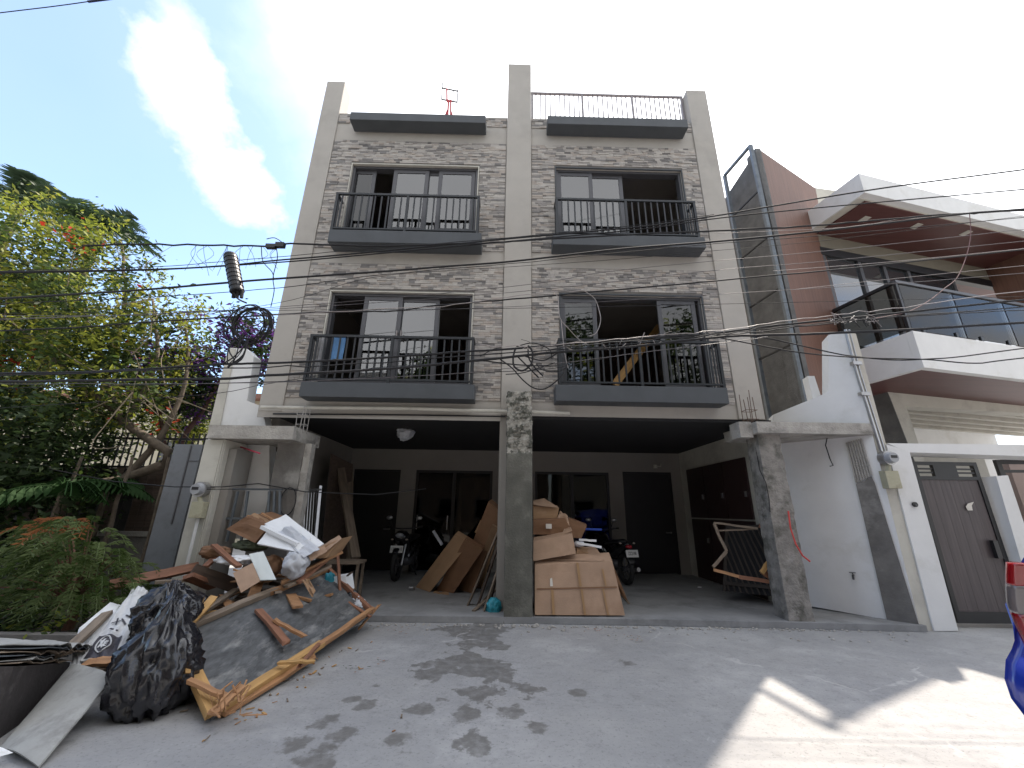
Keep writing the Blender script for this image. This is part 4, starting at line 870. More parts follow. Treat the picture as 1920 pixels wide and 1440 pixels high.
tag(bag('white_bag', PY(553, 1058, 5.35), (.17, .14, .17), whiteplastic, 6, .35, None, 4), 'crumpled white plastic bag right of the white board', 'plastic bag')
tag(bag('white_bag', PY(440, 1050, 5.45), (.27, .16, .06), whiteboard, 12, .45, None, 4), 'flattened white plastic bag left of the white board', 'plastic bag')
tag(bag('white_bag', PY(668, 1145, 5.85), (.15, .12, .17), whiteplastic, 9, .55, None, 4), 'torn white plastic bag at the right foot of the heap', 'plastic bag')
tag(bag('dark_bag', PY(660, 1122, 5.95), (.12, .10, .12), garbage, 14, .5, None, 4), 'small black bag on top of the torn white bag', 'plastic bag')
tag(bag('brown_bag', PY(505, 1062, 5.5), (.16, .14, .15), card_d, 10, .35, None, 4), 'crumpled brown paper bag behind the white board', 'paper bag')
tag(bag('brown_bag', PY(404, 1035, 5.6), (.20, .13, .09), card_d, 17, .45, None, 4), 'crumpled brown paper at the left of the heap', 'paper bag')
tag(bag('green_bag', PY(470, 1022, 5.8), (.25, .12, .08), mat('dull_green_cloth', (.06, .07, .04), .9, .3, 9, .3), 27, .45, None, 4), 'dull green bundle under the crushed brown carton', 'bundle')
shp('laminate_board', [(467, 1040, 5.3), (494, 1035, 5.35), (518, 1088, 5.05), (488, 1089, 5.05)], mat('white_laminate', (.60, .63, .60), .6, .04, 6, .05), 'white laminate board tilted on the heap', 'board', thick=.012, amp=.003)
shp('cardboard_square', [(437, 1075, 5.05), (474, 1056, 5.15), (488, 1090, 5.0), (452, 1112, 4.9)], card_l, 'square of pale cardboard in front of the white laminate board', 'cardboard', amp=.004, thick=.006)
shp('cardboard_sheet', [(568, 1025, 5.45), (606, 1018, 5.5), (614, 1034, 5.45), (583, 1052, 5.35)], card_l, 'pale cardboard flap standing right of the white bag', 'cardboard', amp=.01)
tag(carton('open_carton', Q((580, 1048, 5.5), (607, 1024, 5.55), (638, 1010, 5.6), (612, 1046, 5.5)), (.05, .3, .02), card, 6, amp=.015), 'open brown carton at the right top of the heap', 'cardboard box')
shp('carton_flap', [(606, 1022, 5.6), (636, 1004, 5.65), (641, 1010, 5.6), (612, 1034, 5.5)], card_l, 'bent flap sticking up from the open carton at the right', 'cardboard', amp=.006)
for i, (p_, r_, m_, lab) in enumerate((((528, 1092, 5.3), (640, 1035, 5.8), wood_o, 'orange lath lying under the open carton'), ((535, 1100, 5.25), (620, 1060, 5.7), wood_b, 'grey lath below the orange lath'), ((560, 1092, 5.3), (618, 1045, 5.75), wood_r, 'reddish lath under the white bag'), ((400, 1022, 5.5), (448, 1062, 5.2), wood_r, 'reddish board slanting down left of the pale cardboard'), ((385, 1062, 5.4), (420, 1030, 5.7), wood_r, 'short reddish board at the left top of the heap'))):
    tag(beam_o('loose_board', PY(*p_), PY(*r_), .07, .03, m_, rough_ends=.03, seed=i+3), lab, 'timber')
shp('carton_scrap', [(566, 1088, 5.2), (580, 1086, 5.2), (592, 1108, 5.1), (585, 1120, 5.05)], card, 'scrap of brown cardboard hanging over the top edge of the plywood panel', 'cardboard', amp=.03, seed=4)
tag(carton('white_carton', Q((620, 1082, 6.0), (648, 1078, 6.0), (652, 1108, 5.98), (625, 1112, 5.98)), (.02, .2, 0), whiteboard, 6, amp=.003), 'small white box behind the upright reddish lath', 'box')
tag(bag('teal_bag', PY(617, 1090, 6.0), (.08, .08, .15), bluebag, 21, .5, None, 3), 'teal plastic bag wedged left of the small white box', 'plastic bag')
R = random.Random(44); ch = M()
for i in range(48):
    p_ = PZ(R.uniform(330, 760), R.uniform(1165, 1400), 0)
    if R.random() < .6: p_ = BLc+(BRc-BLc)*R.random()+V((R.gauss(.12, .12), R.gauss(-.1, .12), 0)); p_.z = 0
    a_ = R.uniform(0, 3.1); d_ = V((math.cos(a_), math.sin(a_), 0))*R.uniform(.01, .06); ch.beam(p_+V((0, 0, .006)), p_+d_+V((0, 0, .006+R.uniform(0, .008))), R.uniform(.004, .018), R.uniform(.003, .008), R.choice((0, 1, 2)))
tag(ch.build('wood_chips', [wood_o, wood_b, wood_y]), 'small wood chips scattered on the street round the plywood panel', 'wood chips', kind='stuff')
# bin liners
R = random.Random(6)
def bin_bag(c, r, seed, lab, par=None):
    return tag(bag('bin_bag', c, r, garbage, seed, .42, None, 5, .004, True), lab, 'bin bag')
p_ = PY(290, 1285, 3.62); bin_bag((p_.x, p_.y, .24), (.30, .30, .44), 31, 'largest black bin bag standing on the street below the others')
p_ = PY(303, 1190, 4.15); bin_bag((p_.x, p_.y, .50), (.27, .30, .27), 33, 'middle black bin bag piled between the other two')
p_ = PY(330, 1128, 4.7); bin_bag((p_.x, p_.y, p_.z-.05), (.27, .28, .20), 37, 'topmost black bin bag beside the plywood panel')
p_ = PY(290, 1165, 4.55); bin_bag((p_.x, p_.y, p_.z-.12), (.22, .28, .24), 39, 'half hidden black bin bag beside the printed sack')
# long grey board lying down to the street
GBp = [g(0, 1402, .02), g(72, 1437, .02), PY(213, 1268, 3.55), PY(133, 1246, 3.75)]
tag(sheet('cement_board', GBp, greyboard, .012, .03, .006, 3), 'long pale grey cement board sloping down to the street in the bottom left corner', 'board')
shp('white_scrap', [(-30, 1398, 2.9), (2, 1402, 2.95), (24, 1412, 2.95), (-20, 1425, 2.9)], whiteboard, 'white scrap tucked under the low end of the pale grey board', 'scrap', amp=.004)
# sack, boards and white papers beside it
shp('white_paper_board', [(148, 1178, 4.15), (206, 1130, 4.7), (236, 1138, 4.7), (165, 1215, 4.05)], whiteboard, 'thin white sheet under the printed sack', 'sheet', amp=.01)
shp('white_paper_board', [(132, 1247, 3.85), (148, 1180, 4.2), (175, 1188, 4.15), (150, 1250, 3.82)], whiteboard, 'second white sheet showing left of the dark grey lath', 'sheet', amp=.01)
sk = Q((150, 1240, 3.85), (220, 1243, 3.8), (277, 1105, 4.75), (248, 1103, 4.8)); skc = sum(sk, V())/4
SK = thing('printed_sack', 'flattened white woven sack with a dark printed band and round emblem', 'sack', skc)
f0 = sheet_fn(sk, .02, .035, 4, 4)
M().grid(f0, 22, 16, .05).build('sack_cloth', sackwhite, SK)
up_ = V((-.0, -.35, .9)).normalized()
# v runs up the sack; the printed band is the lowest third
M().grid(lambda u, v: f0(.06+u*.78, .02+v*.26)+up_*.007, 12, 8, .002).build('printed_band', sackdark, SK)
cx_, cy_ = .42, .155
ring = [f0(cx_+.20*math.cos(t/24*2*math.pi), cy_+.085*math.sin(t/24*2*math.pi))+up_*.013 for t in range(25)]
M().tube(ring, .006, 5).build('emblem_ring', sackwhite, SK)
for (ua, va, ub, vb) in ((.30, .19, .44, .11), (.42, .20, .32, .11), (.47, .17, .55, .17), (.47, .17, .47, .12), (.47, .145, .54, .145), (.47, .12, .55, .12)):
    M().beam(f0(ua, va)+up_*.014, f0(ub, vb)+up_*.014, .014, .004, up=up_).build('letter_stroke', sackwhite, SK)
for (ua, va, ub, vb) in ((.25, .42, .55, .45), (.35, .50, .45, .40), (.55, .48, .75, .43), (.30, .36, .6, .34), (.6, .55, .8, .52)):
    M().beam(f0(ua, va)+up_*.010, f0(ub, vb)+up_*.010, .012, .003, up=up_).build('printed_stroke', sackdark, SK)
tag(beam_o('grey_lath', PY(118, 1226, 3.7), PY(200, 1150, 4.5), .09, .035, wood_b, up=V((0, -.5, 1))), 'grey lath lying along the left of the printed sack', 'timber')
tag(beam_o('broken_plank', PY(160, 1244, 3.75), PY(222, 1238, 3.72), .07, .03, wood_o, up=V((0, -.5, 1)), rough_ends=.05), 'broken orange plank end below the printed sack', 'timber')
tag(beam_o('grey_lath', PY(180, 1260, 3.8), PY(262, 1225, 4.2), .10, .03, wood_b, up=V((0, -.5, 1))), 'grey board under the foot of the printed sack', 'timber')
# old crate with corrugated sheets at the far left, concrete kerb block behind the bags
DK = mat('soiled_black_board', (.035, .030, .030), .8, .35, 4, .2, 30, dirt=(.10, .095, .09), dscale=4, dmin=.6, dmax=.72)
c0, c1 = g(-60, 1400, 0), g(150, 1330, 0)
za = PY(0, 1245, c0.y).z
CT = thing('dark_crate', 'dark soiled board crate at the left edge covered with crushed grey sheets', 'crate', (c0.x, c0.y, 0))
NR, FR, E0 = PY(134, 1236, 3.85), PY(146, 1176, 4.6), PZ(-25, 1402, 0)
EN = PY(-25, 1243, E0.y)
M().add([(-6.5, E0.y-.1, 0), (E0.x, E0.y, 0), (NR.x, 3.85, 0), (-6.5, 4.3, 0), (-6.5, E0.y-.1, EN.z-.02), (E0.x, E0.y, EN.z-.02), (NR.x, 3.85, NR.z-.02), (-6.5, 4.3, NR.z-.02)],
    [(0, 3, 2, 1), (4, 5, 6, 7), (0, 1, 5, 4), (1, 2, 6, 5), (2, 3, 7, 6), (3, 0, 4, 7)]).build('crate_body', DK, CT)
R = random.Random(12)
for i in range(6):
    j = i*.014
    sheet('crushed_sheet', [V((-6.4, E0.y-.15, EN.z+j)), V((E0.x+.03+R.uniform(-.08, .03), E0.y+.03+i*.03, EN.z-.01+j)), V((NR.x+R.uniform(-.08, .05), 3.86+i*.03, NR.z-.01+j)), V((-6.4, 4.4, NR.z+j))], (wood_b, greyboard, grimsteel, wood_b, grimsteel, greyboard)[i], .005, .0, .035, i+2, CT, 30, 14, 9)
M().prism([V((-3.35, 4.1, 0)), V((-2.95, 4.15, 0)), V((-2.95, 4.5, 0)), V((-3.4, 4.5, 0))], (0, 0, .34)).build('kerb_block', conc_l, CT)
# ------------------------------------------------------------------ cartons and boards left of the middle pillar
def box4(name, p4, d, m, lab, seed=0, amp=.006, cat='cardboard box'): return tag(carton(name, Q(*p4), d, m, seed, amp=amp), lab, cat)
def gz(px, py, z=.085): return PZ(px, py, z)
def leaning(name, bl, br, tr, tl, Yt, d, m, lab, seed=0, z=.085):     # foot on the floor, head at depth Yt
    return tag(carton(name, [gz(*bl, z), gz(*br, z), PY(*tr, Yt), PY(*tl, Yt)], d, m, seed, amp=.006), lab, 'cardboard box')
lc1 = leaning('long_carton', (779, 1101), (806, 1110), (880, 1018), (853, 1002), 7.3, (.04, .16, .05), card, 'longest slim orange brown carton leaning outermost to the left', 1)
lc2 = leaning('long_carton', (818, 1107), (850, 1112), (905, 1030), (872, 1010), 7.25, (.03, .12, .03), card_d, 'dark slim carton leaning second from the left', 2)
lc3 = leaning('long_carton', (851, 1104), (884, 1112), (941, 962), (916, 940), 7.1, (.05, .12, .04), card_d, 'tallest brown carton with a pale label leaning on the middle pillar', 3)
lc4 = leaning('long_carton', (882, 1100), (902, 1104), (937, 992), (922, 985), 6.9, (.02, .08, .02), card, 'slim carton leaning right of the tallest brown one', 4)
def on_box(pts, Y, m, name, par): return M().prism([PY(a, b, Y) for a, b in pts], (0, .004, 0)).build(name, m, par)
lb = [PY(*p) for p in ((875, 1023, 6.72), (884, 1012, 6.74), (907, 1021, 6.74), (899, 1036, 6.70))]
def face_pt(o_bl, o_br, o_tr, o_tl, Yt, px, py, off=-.008):
    a, b, c = gz(*o_bl), gz(*o_br), PY(*o_tr, Yt); n_ = (b-a).cross(c-a).normalized(); n_ = n_ if n_.y < 0 else -n_
    d = raydir(px, py); return EYE+d*(((a+n_*-off)-EYE).dot(n_)/d.dot(n_))
FP = lambda px, py: face_pt((851, 1104), (884, 1112), (941, 962), (916, 940), 7.1, px, py)
M().prism([FP(875, 1024), FP(884, 1012), FP(907, 1021), FP(899, 1036)], (0, -.003, 0)).build('carton_label', card_l, lc3)
M().prism([FP(890, 998), FP(901, 975), FP(926, 987), FP(914, 1010)], (0, -.002, 0)).build('tape_band', tape, lc3)
R = random.Random(21); tp = M()
for i in range(14):
    u, v = R.choice(((860, 1062), (905, 980))); a = FP(u+R.uniform(0, 24), v+R.uniform(-6, 12)); tp.box(a.x, a.x+R.uniform(.01, .03), a.y-.006, a.y-.003, a.z, a.z+R.uniform(.005, .04))
tp.build('torn_tape', tapew, lc3)['kind'] = 'stuff'
sheet_ = sheet('torn_cardboard', [gz(812, 1112), gz(842, 1115), gz(838, 1098), gz(820, 1100)], card, .01, .0, .02, 3); tag(sheet_, 'torn cardboard piece on the floor under the slim cartons', 'cardboard')
labs = ['outermost dark board leaning on the middle pillar', 'second dark board of the stack leaning on the pillar', 'third board, pale edged, of the leaning stack', 'fourth board of the stack leaning on the pillar', 'innermost board of the stack beside the pillar']
for i, (a, b, c, d, w_, m_) in enumerate(((878, 1134, 944, 972, .10, wood_b), (896, 1136, 947, 985, .09, wood_d), (908, 1146, 946, 1030, .06, wood_b), (918, 1134, 947, 1010, .10, wood_d), (936, 1134, 947, 1000, .08, wood_b))):
    tag(beam_o('leaning_board', gz(a, b), PY(c, d, 6.5+i*.03), w_, .02, m_, up=V((1, -.3, .2))), labs[i], 'board')
tag(beam_o('leaning_board', gz(888, 1146), gz(944, 1120)+V((0, 0, .25)), .05, .02, wood_b), 'low board propped at the foot of the leaning stack', 'board')
c = gz(936, 1118); bo = thing('glass_jar', 'clear glass jar standing between the boards and the middle pillar', 'jar', (c.x, c.y, .08))
M().tube([(c.x, c.y, .09), (c.x, c.y, .26), (c.x, c.y, .31), (c.x, c.y, .35)], .06, 14).build('jar_body', glass('jar_glass', (.7, .72, .7), 1.5), bo)
M().tube([(c.x, c.y, .351), (c.x, c.y, .375)], .045, 14).build('jar_lid', steel, bo)
c = g(925, 1162, 0); tag(bag('blue_bag', (c.x, c.y+.12, .13), (.13, .10, .15), bluebag, 41, .5, None, 4, .006), 'crumpled bright blue plastic bag at the foot of the middle pillar', 'plastic bag')
c = gz(771, 1106); tag(M().tube([c+V((-.03, 0, .03)), c+V((.05, -.02, .03))], .035, 12).build('tin_can', steel), 'small tin can lying left of the longest carton', 'can')
# ------------------------------------------------------------------ heap of flattened cartons right of the pillar
bx = [g(1003, 1157, .09), g(1172, 1157, .09)]
tag(carton('large_carton', [gz(1003, 1153, .1), gz(1172, 1154, .1), PY(1148, 1052, 6.3), PY(1003, 1060, 6.3)], (-.0, .18, .10), card_l, 3, amp=.012), 'largest flattened carton at the bottom of the cardboard heap right of the pillar', 'cardboard box')
LCa = [gz(1003, 1153, .1), gz(1172, 1154, .1), PY(1148, 1052, 6.3), PY(1003, 1060, 6.3)]
big = bpy.data.objects.get('large_carton'); nb = V((0, -.9, .42))
LL = lambda u, v: LCa[0]*(1-u)*(1-v)+LCa[1]*u*(1-v)+LCa[2]*u*v+LCa[3]*(1-u)*v+nb*.014
for k_, (u0, u1, v0, v1) in enumerate(((0.02, .98, .49, .515), (.19, .22, 0, .48), (.54, .565, 0, .48), (.80, .82, 0, .48), (.53, .56, .53, 1), (.84, .86, .53, .85))):
    M().prism([LL(u0, v0), LL(u1, v0), LL(u1, v1), LL(u0, v1)], nb*.003).build('tape_strip' if k_ else 'fold_gap', tape if k_ else card_d, big)
M().prism([LL(.18, .55), LL(.215, .55), LL(.21, .72), LL(.185, .7)], nb*.003).build('glue_mark', tapew, big)
box4('flat_carton', [(1003, 1050, 6.35), (1135, 1052, 6.3), (1120, 1030, 6.6), (1003, 1040, 6.6)], (.0, .2, .03), card_l, 'flat carton on top of the largest one', 7)
box4('square_carton', [(1000, 1052, 6.3), (1080, 1038, 6.3), (1073, 1001, 6.35), (1000, 1015, 6.35)], (.03, .35, .05), card_l, 'boxy carton with a brown tape line beside the pillar', 8, .012)
box4('small_carton', [(1078, 1052, 6.5), (1112, 1048, 6.5), (1110, 1040, 6.5), (1082, 1030, 6.5)], (.03, .2, .06), card, 'small squashed carton right of the boxy carton', 9)
box4('dark_carton', [(1000, 1002, 6.6), (1075, 1003, 6.6), (1060, 972, 6.6), (1000, 975, 6.6)], (.03, .3, .03), card_d, 'dark brown carton above the boxy carton', 10, .02)
box4('tall_carton', [(1068, 1008, 6.75), (1090, 1009, 6.75), (1100, 985, 6.8), (1066, 972, 6.8)], (.03, .2, .02), card_d, 'brown carton tilted at the right of the heap', 12, .02)
box4('open_carton', [(1000, 978, 6.7), (1044, 974, 6.7), (1048, 953, 6.7), (1000, 948, 6.7)], (.02, .4, .05), card, 'open brown carton topmost beside the pillar', 13, .02)
shp('carton_flap', [(1000, 946, 6.65), (1048, 952, 6.65), (1020, 934, 6.9), (1000, 938, 6.9)], card_l, 'raised pale edged flap of the topmost carton', 'cardboard', amp=.01, seed=6)
shp('cardboard_sheet', [(1044, 975, 6.65), (1068, 986, 6.6), (1064, 966, 6.7), (1050, 958, 6.75)], card_l, 'crumpled pale cardboard right of the topmost carton', 'cardboard', amp=.03, seed=9)
shp('cardboard_sheet', [(1052, 1003, 6.45), (1073, 995, 6.45), (1070, 988, 6.6), (1058, 992, 6.6)], card_l, 'small pale scrap above the boxy carton', 'cardboard', amp=.02, seed=11)
shp('cardboard_sheet', [(1100, 1030, 6.8), (1150, 1060, 6.6), (1178, 1128, 6.4), (1150, 1100, 6.6)], card_d, 'dark cardboard sheet slumping down the right side of the heap', 'cardboard', amp=.03, seed=16)
tag(beam_o('broken_lath', gz(1150, 1100), gz(1180, 1132), .03, .02, wood_b), 'thin lath at the right foot of the cardboard heap', 'timber')
c = PY(1027, 986, 6.58); M().box(c.x-.03, c.x+.06, c.y-.02, c.y-.01, c.z-.04, c.z+.03).build('carton_label', tapew, bpy.data.objects['dark_carton'])
tag(beam_o('white_tube', PY(1082, 1018, 6.5), PY(1128, 1026, 6.4), .03, .03, whiteboard), 'upper white plastic strip sticking out of the cardboard heap', 'tube')
tag(beam_o('white_tube', PY(1086, 1012, 6.6), PY(1118, 1014, 6.5), .03, .03, whiteboard), 'lower white strip crossing the other white strip', 'tube')
tag(bag('white_bag', PY(1086, 1020, 6.55), (.09, .06, .05), whiteplastic, 51, .4, None, 3), 'small white plastic bag by the two white strips', 'plastic bag')
tag(M().tube([PY(1095, 992, 7.4), PY(1128, 993, 7.4)], .02, 8).build('blue_reflection', mat('blue_reflection_paint', (.03, .09, .5), .4, .1, 8, 0)), 'blue bar painted as a reflection in the door glass behind the cardboard heap', 'tube')  # solid bar coloured as the blue reflection seen in the door glass
# ------------------------------------------------------------------ lattice panel with twisted timber frame
LT = thing('lattice_panel', 'black lattice panel leaning in the right of the carport', 'panel', PZ(1400, 1115, .08))
a_, b_, c_, d_ = PY(1358, 1108, 7.3), PY(1462, 1120, 6.75), PY(1448, 985, 6.95), PY(1362, 990, 7.5)
lt = lambda u, v: a_*(1-u)*(1-v)+b_*u*(1-v)+c_*u*v+d_*(1-u)*v
M().grid(lambda u, v: lt(u, v)+V((.01, .03, 0)), 4, 4, .01).build('backing', mat('black_net', (.012, .012, .014), .9, .2, 9, 0), LT)
for i in range(-5, 9):
    u0, u1 = i/9+.0, i/9+.55
    v0, v1 = 1.0, 0.0
    if u0 < 0: v0 = 1-(-u0)/.55; u0 = 0
    if u1 > 1: v1 = (u1-1)/.55; u1 = 1
    if v0 > v1+.05: beam_o('slat', lt(u0, v0), lt(u1, v1), .028, .012, lattice_m, LT, up=V((0, -1, .2)))
for p_, r_ in (((0, 0), (0, 1)), ((0, 1), (1, 1)), ((1, 0), (1, 1)), ((0, .12), (1, .12))): beam_o('frame_timber', lt(*p_), lt(*r_), .05, .03, lattice_m, LT, up=V((0, -1, .2)))
WF = thing('twisted_lumber', 'twisted broken timber frame hanging over the black lattice panel', 'frame', PY(1395, 1080, 6.5))
for j, (p_, r_, w_, m_) in enumerate((((1338, 980, 6.7), (1420, 991, 6.6), .03, wood_b), ((1338, 982, 6.7), (1362, 1034, 6.6), .04, wood_b), ((1362, 1034, 6.6), (1337, 1063, 6.5), .04, wood_b), ((1338, 1068, 6.45), (1390, 1082, 6.4), .04, wood_o), ((1385, 1082, 6.4), (1450, 1092, 6.4), .05, wood_r), ((1430, 985, 6.6), (1449, 1043, 6.45), .04, wood_b), ((1449, 1043, 6.42), (1428, 1074, 6.38), .06, wood_y), ((1424, 985, 6.6), (1450, 996, 6.6), .07, wood_r), ((1428, 1070, 6.4), (1452, 1088, 6.42), .08, wood_r), ((1345, 995, 6.7), (1420, 992, 6.65), .025, wood_b))):
    beam_o('timber', PY(*p_), PY(*r_), w_, .03, m_, WF, up=V((0, -1, .1)), seed=j+1)
tag(bag('paper_scrap', gz(1312, 1102)+V((0, 0, .01)), (.05, .02, .01), whiteboard, 3, .3, None, 2), 'white scrap of paper on the carport floor', 'scrap')
# ------------------------------------------------------------------ motorcycles
def motorbike(lab, loc, ang, plate, front=True, platetxt='', tail=False):
    T = thing('motorcycle', lab, 'motorcycle', loc, None); ca, sa = math.cos(ang), math.sin(ang); o = V(loc)
    P_ = lambda x, y, z: o+V((x*ca-y*sa, x*sa+y*ca, z))      # x: forward, y: left
    def wheel(x):
        c = P_(x, 0, .30); ax = (P_(x, 1, .3)-P_(x, 0, .3))
        m = M(); n = 28; k = 8; vs = []
        for i in range(n):
            t = i*2*math.pi/n; d = (P_(1, 0, 0)-P_(0, 0, 0))*math.cos(t)+V((0, 0, 1))*math.sin(t)
            for j in range(k): s = j*2*math.pi/k; vs.append(c+d*(.25+.05*math.cos(s))+ax*(.05*math.sin(s)))
        m.add(vs, [(i*k+j, ((i+1) % n)*k+j, ((i+1) % n)*k+(j+1) % k, i*k+(j+1) % k) for i in range(n) for j in range(k)])
        w = m.build('wheel', rubber, T, smooth=True)
        m = M().tube([c-ax*.05, c+ax*.05], .045, 10)
        for i in range(5):
            t = i*2*math.pi/5; d = (P_(1, 0, 0)-P_(0, 0, 0))*math.cos(t)+V((0, 0, 1))*math.sin(t); m.beam(c, c+d*.21, .03, .02)
        m.build('rim', frame_m, w)
    wheel(.62); wheel(-.62)
    bk = mat('gloss_black_body', (.01, .01, .012), .18, .1, 5, 0, coat=.6)
    def loft(name, secs, m, n=12):      # secs: (x, z, half width, half height)
        vs = []
        for x, z, w, h in secs: vs += [P_(x, w*math.cos(t*2*math.pi/n), z+h*math.sin(t*2*math.pi/n)) for t in range(n)]
        fs = [(i*n+k, i*n+(k+1) % n, (i+1)*n+(k+1) % n, (i+1)*n+k) for i in range(len(secs)-1) for k in range(n)]+[tuple(range(n))[::-1], tuple((len(secs)-1)*n+k for k in range(n))]
        return M().add(vs, fs).build(name, m, T, smooth=True)
    loft('seat', ((-.62, .80, .08, .03), (-.5, .80, .14, .05), (-.2, .77, .15, .05), (.1, .72, .10, .04), (.16, .72, .05, .02)), black)
    loft('rear_body', ((-.80, .76, .03, .03), (-.7, .72, .09, .08), (-.4, .62, .15, .14), (-.05, .52, .14, .14), (.15, .40, .10, .10)), bk)
    loft('engine', ((-.35, .33, .08, .08), (-.2, .34, .13, .12), (.1, .34, .12, .12), (.2, .34, .06, .06)), frame_m)
    loft('front_fairing', ((.10, .42, .05, .08), (.30, .62, .16, .20), (.46, .80, .18, .16), (.58, .84, .13, .10), (.64, .80, .06, .05)), bk)
    loft('front_mudguard', ((.40, .50, .05, .03), (.52, .62, .07, .03), (.68, .63, .07, .03), (.84, .54, .05, .02)), bk)
    loft('rear_mudguard', ((-.60, .62, .07, .03), (-.80, .56, .08, .03), (-.92, .42, .07, .015)), black)
    M().tube([P_(.44, .10, .72), P_(.62, .09, .30)], .022, 8).tube([P_(.44, -.10, .72), P_(.62, -.09, .30)], .022, 8).build('fork', steel, T)
    M().tube([P_(.34, .33, 1.02), P_(.42, .16, .99), P_(.45, 0, .98), P_(.42, -.16, .99), P_(.34, -.33, 1.02)], .014, 8).build('handlebar', black, T)
    for s in (1, -1):
        M().tube([P_(.34, s*.33, 1.02), P_(.30, s*.38, 1.02)], .02, 8).build('grip', rubber, T)
        mr = M().tube([P_(.40, s*.22, 1.0), P_(.40, s*.30, 1.18)], .007, 6).build('mirror_stalk', black, T)
        q0 = P_(.40, s*.32, 1.20); vs, fs = ICO[2]; M().add([q0+V((v.x*.07, v.y*.03 if abs(ca) < .5 else v.y*.07, v.z*.045)) for v in vs], fs).build('mirror', steel, mr, smooth=True)
        vs2 = [P_(.60 if front else -.74, s*.15, .78)+V((v.x*.03, v.y*.03, v.z*.018)) for v in vs]; M().add(vs2, fs).build('indicator', mat('indicator_lens', (.35, .30, .26), .2, .1, 9, 0), T, smooth=True)
    q0 = P_(.62, 0, .86); M().add([q0+V((v.x*.09, v.y*.04, v.z*.055)) for v in vs], fs).build('headlight', mat('lamp_glass', (.25, .26, .28), .08, .1, 5, 0, coat=1), T, smooth=True)
    q0 = P_(-.80, 0, .72); M().add([q0+V((v.x*.07, v.y*.05, v.z*.04)) for v in vs], fs).build('tail_light', mat('red_lens', (.35, .02, .03), .2, .1, 5, 0), T, smooth=True)
    M().tube([P_(.1, -.12, .22), P_(-.3, -.16, .22), P_(-.8, -.18, .30)], .04, 10).build('exhaust', steel, T)
    M().tube([P_(-.1, .1, .2), P_(-.1, .22, .02)], .012, 6).build('kickstand', black, T)
    xf = .74 if front else -.93; zf = .60
    d_ = 1 if front else -1
    pl = [P_(xf, -.13, zf-.06), P_(xf, .13, zf-.06), P_(xf-.03*d_, .13, zf+.07), P_(xf-.03*d_, -.13, zf+.07)]
    e_ = (P_(d_, 0, 0)-P_(0, 0, 0))
    pn_ = M().prism(pl, e_*.004).build('number_plate', mat('plate_white', (.62, .62, .60), .4, .03, 5, 0), T)
    if not platetxt: return T
    cu = bpy.data.curves.new('plate_text', 'FONT'); cu.body = platetxt; cu.size = .085; cu.align_x = 'CENTER'; cu.align_y = 'CENTER'; cu.extrude = .001; cu.materials.append(black)
    tmp = bpy.data.objects.new('tmp_text', cu); COL.objects.link(tmp); bpy.context.view_layer.update(); mt_ = bpy.data.meshes.new_from_object(tmp.evaluated_get(bpy.context.evaluated_depsgraph_get())); bpy.data.objects.remove(tmp); to = bpy.data.objects.new('plate_text', mt_); COL.objects.link(to); X_ = (P_(0, d_, 0)-P_(0, 0, 0)).normalized(); X_ = X_
    zz = V((-.2*d_*ca, -.2*d_*sa, 1)).normalized(); Y_ = zz; N_ = X_.cross(Y_)
    cc_ = sum(pl, V())/4+e_*.008; to.parent = pn_; to.location = cc_-WL[pn_.name]; to.rotation_euler = Matrix((X_, Y_, N_)).transposed().to_euler(); to.scale = (.62, 1, 1)
    me = to
    return T
p_ = gz(742, 1092); motorbike('black scooter parked facing out, left of the leaning cartons', (p_.x, p_.y+.75, .08), rad(-94), None, True, '1303-0210')
p_ = gz(1186, 1100); motorbike('black motorcycle with a white number plate parked right of the cardboard heap', (p_.x-.18, p_.y+.8, .08), rad(102), None, False, 'ZZ2198')
p_ = gz(838, 1060); motorbike('second dark scooter parked across behind the leaning cartons', (p_.x-.1, p_.y+.35, .08), rad(165), None, False, '')
c = PY(812, 1000, 8.9); tag(beam_o('wrapped_umbrella', c+V((-.0, 0, .05)), c+V((.2, 0, -.22)), .06, .05, whiteplastic), 'pale rolled plastic on the seat of the scooter behind the cartons', 'roll')
# ------------------------------------------------------------------ car at the right edge
CA = thing('blue_car', 'blue hatchback with a tall red and clear tail lamp at the right edge', 'car', (5.2, 1.8, 0))
blue = mat('blue_car_paint', (.015, .035, .30), .22, .03, 3, 0, coat=1)
xr = 2.93; yf_ = 2.60; cw = 1.66
prof = [(.02, .36), (-.05, .42), (-.09, .50), (-.095, .58), (-.06, .66), (-.01, .71), (.03, .76), (.05, .84), (.06, .95), (.09, 1.05), (.13, 1.14), (.18, 1.20), (.34, 1.37), (.52, 1.50), (.9, 1.56), (1.9, 1.54), (2.7, 1.08), (3.5, .98), (3.85, .80), (3.95, .5), (3.85, .30), (.25, .28)]
def csec(t):      # half width factor at height z
    return 1.0
vs = []; ny = 9
for j in range(ny):
    s = j/(ny-1)*2-1; 
    for x, z in prof:
        tuck = .80+.20*min(1, (1.72-z)/.75) if z > .95 else 1-.04*max(0, .5-z)
        rc_ = (1-abs(s)**6)*0+1
        y = s*cw/2*tuck; rnd = .03*abs(s)**5
        xx = x+rnd*(1 if x < 1.9 else -1); vs.append((xr+xx, yf_-cw/2+y, z-(.03*abs(s)**4 if z > 1.3 else 0)))
n_ = len(prof); fs = [(j*n_+i, j*n_+(i+1) % n_, (j+1)*n_+(i+1) % n_, (j+1)*n_+i) for j in range(ny-1) for i in range(n_)]+[tuple(range(n_)), tuple((ny-1)*n_+i for i in range(n_))[::-1]]
bd = M().add(vs, fs).build('body', blue, CA, smooth=False); bd.data.polygons.foreach_set('use_smooth', [abs(p.normal.y) < .9 for p in bd.data.polygons])
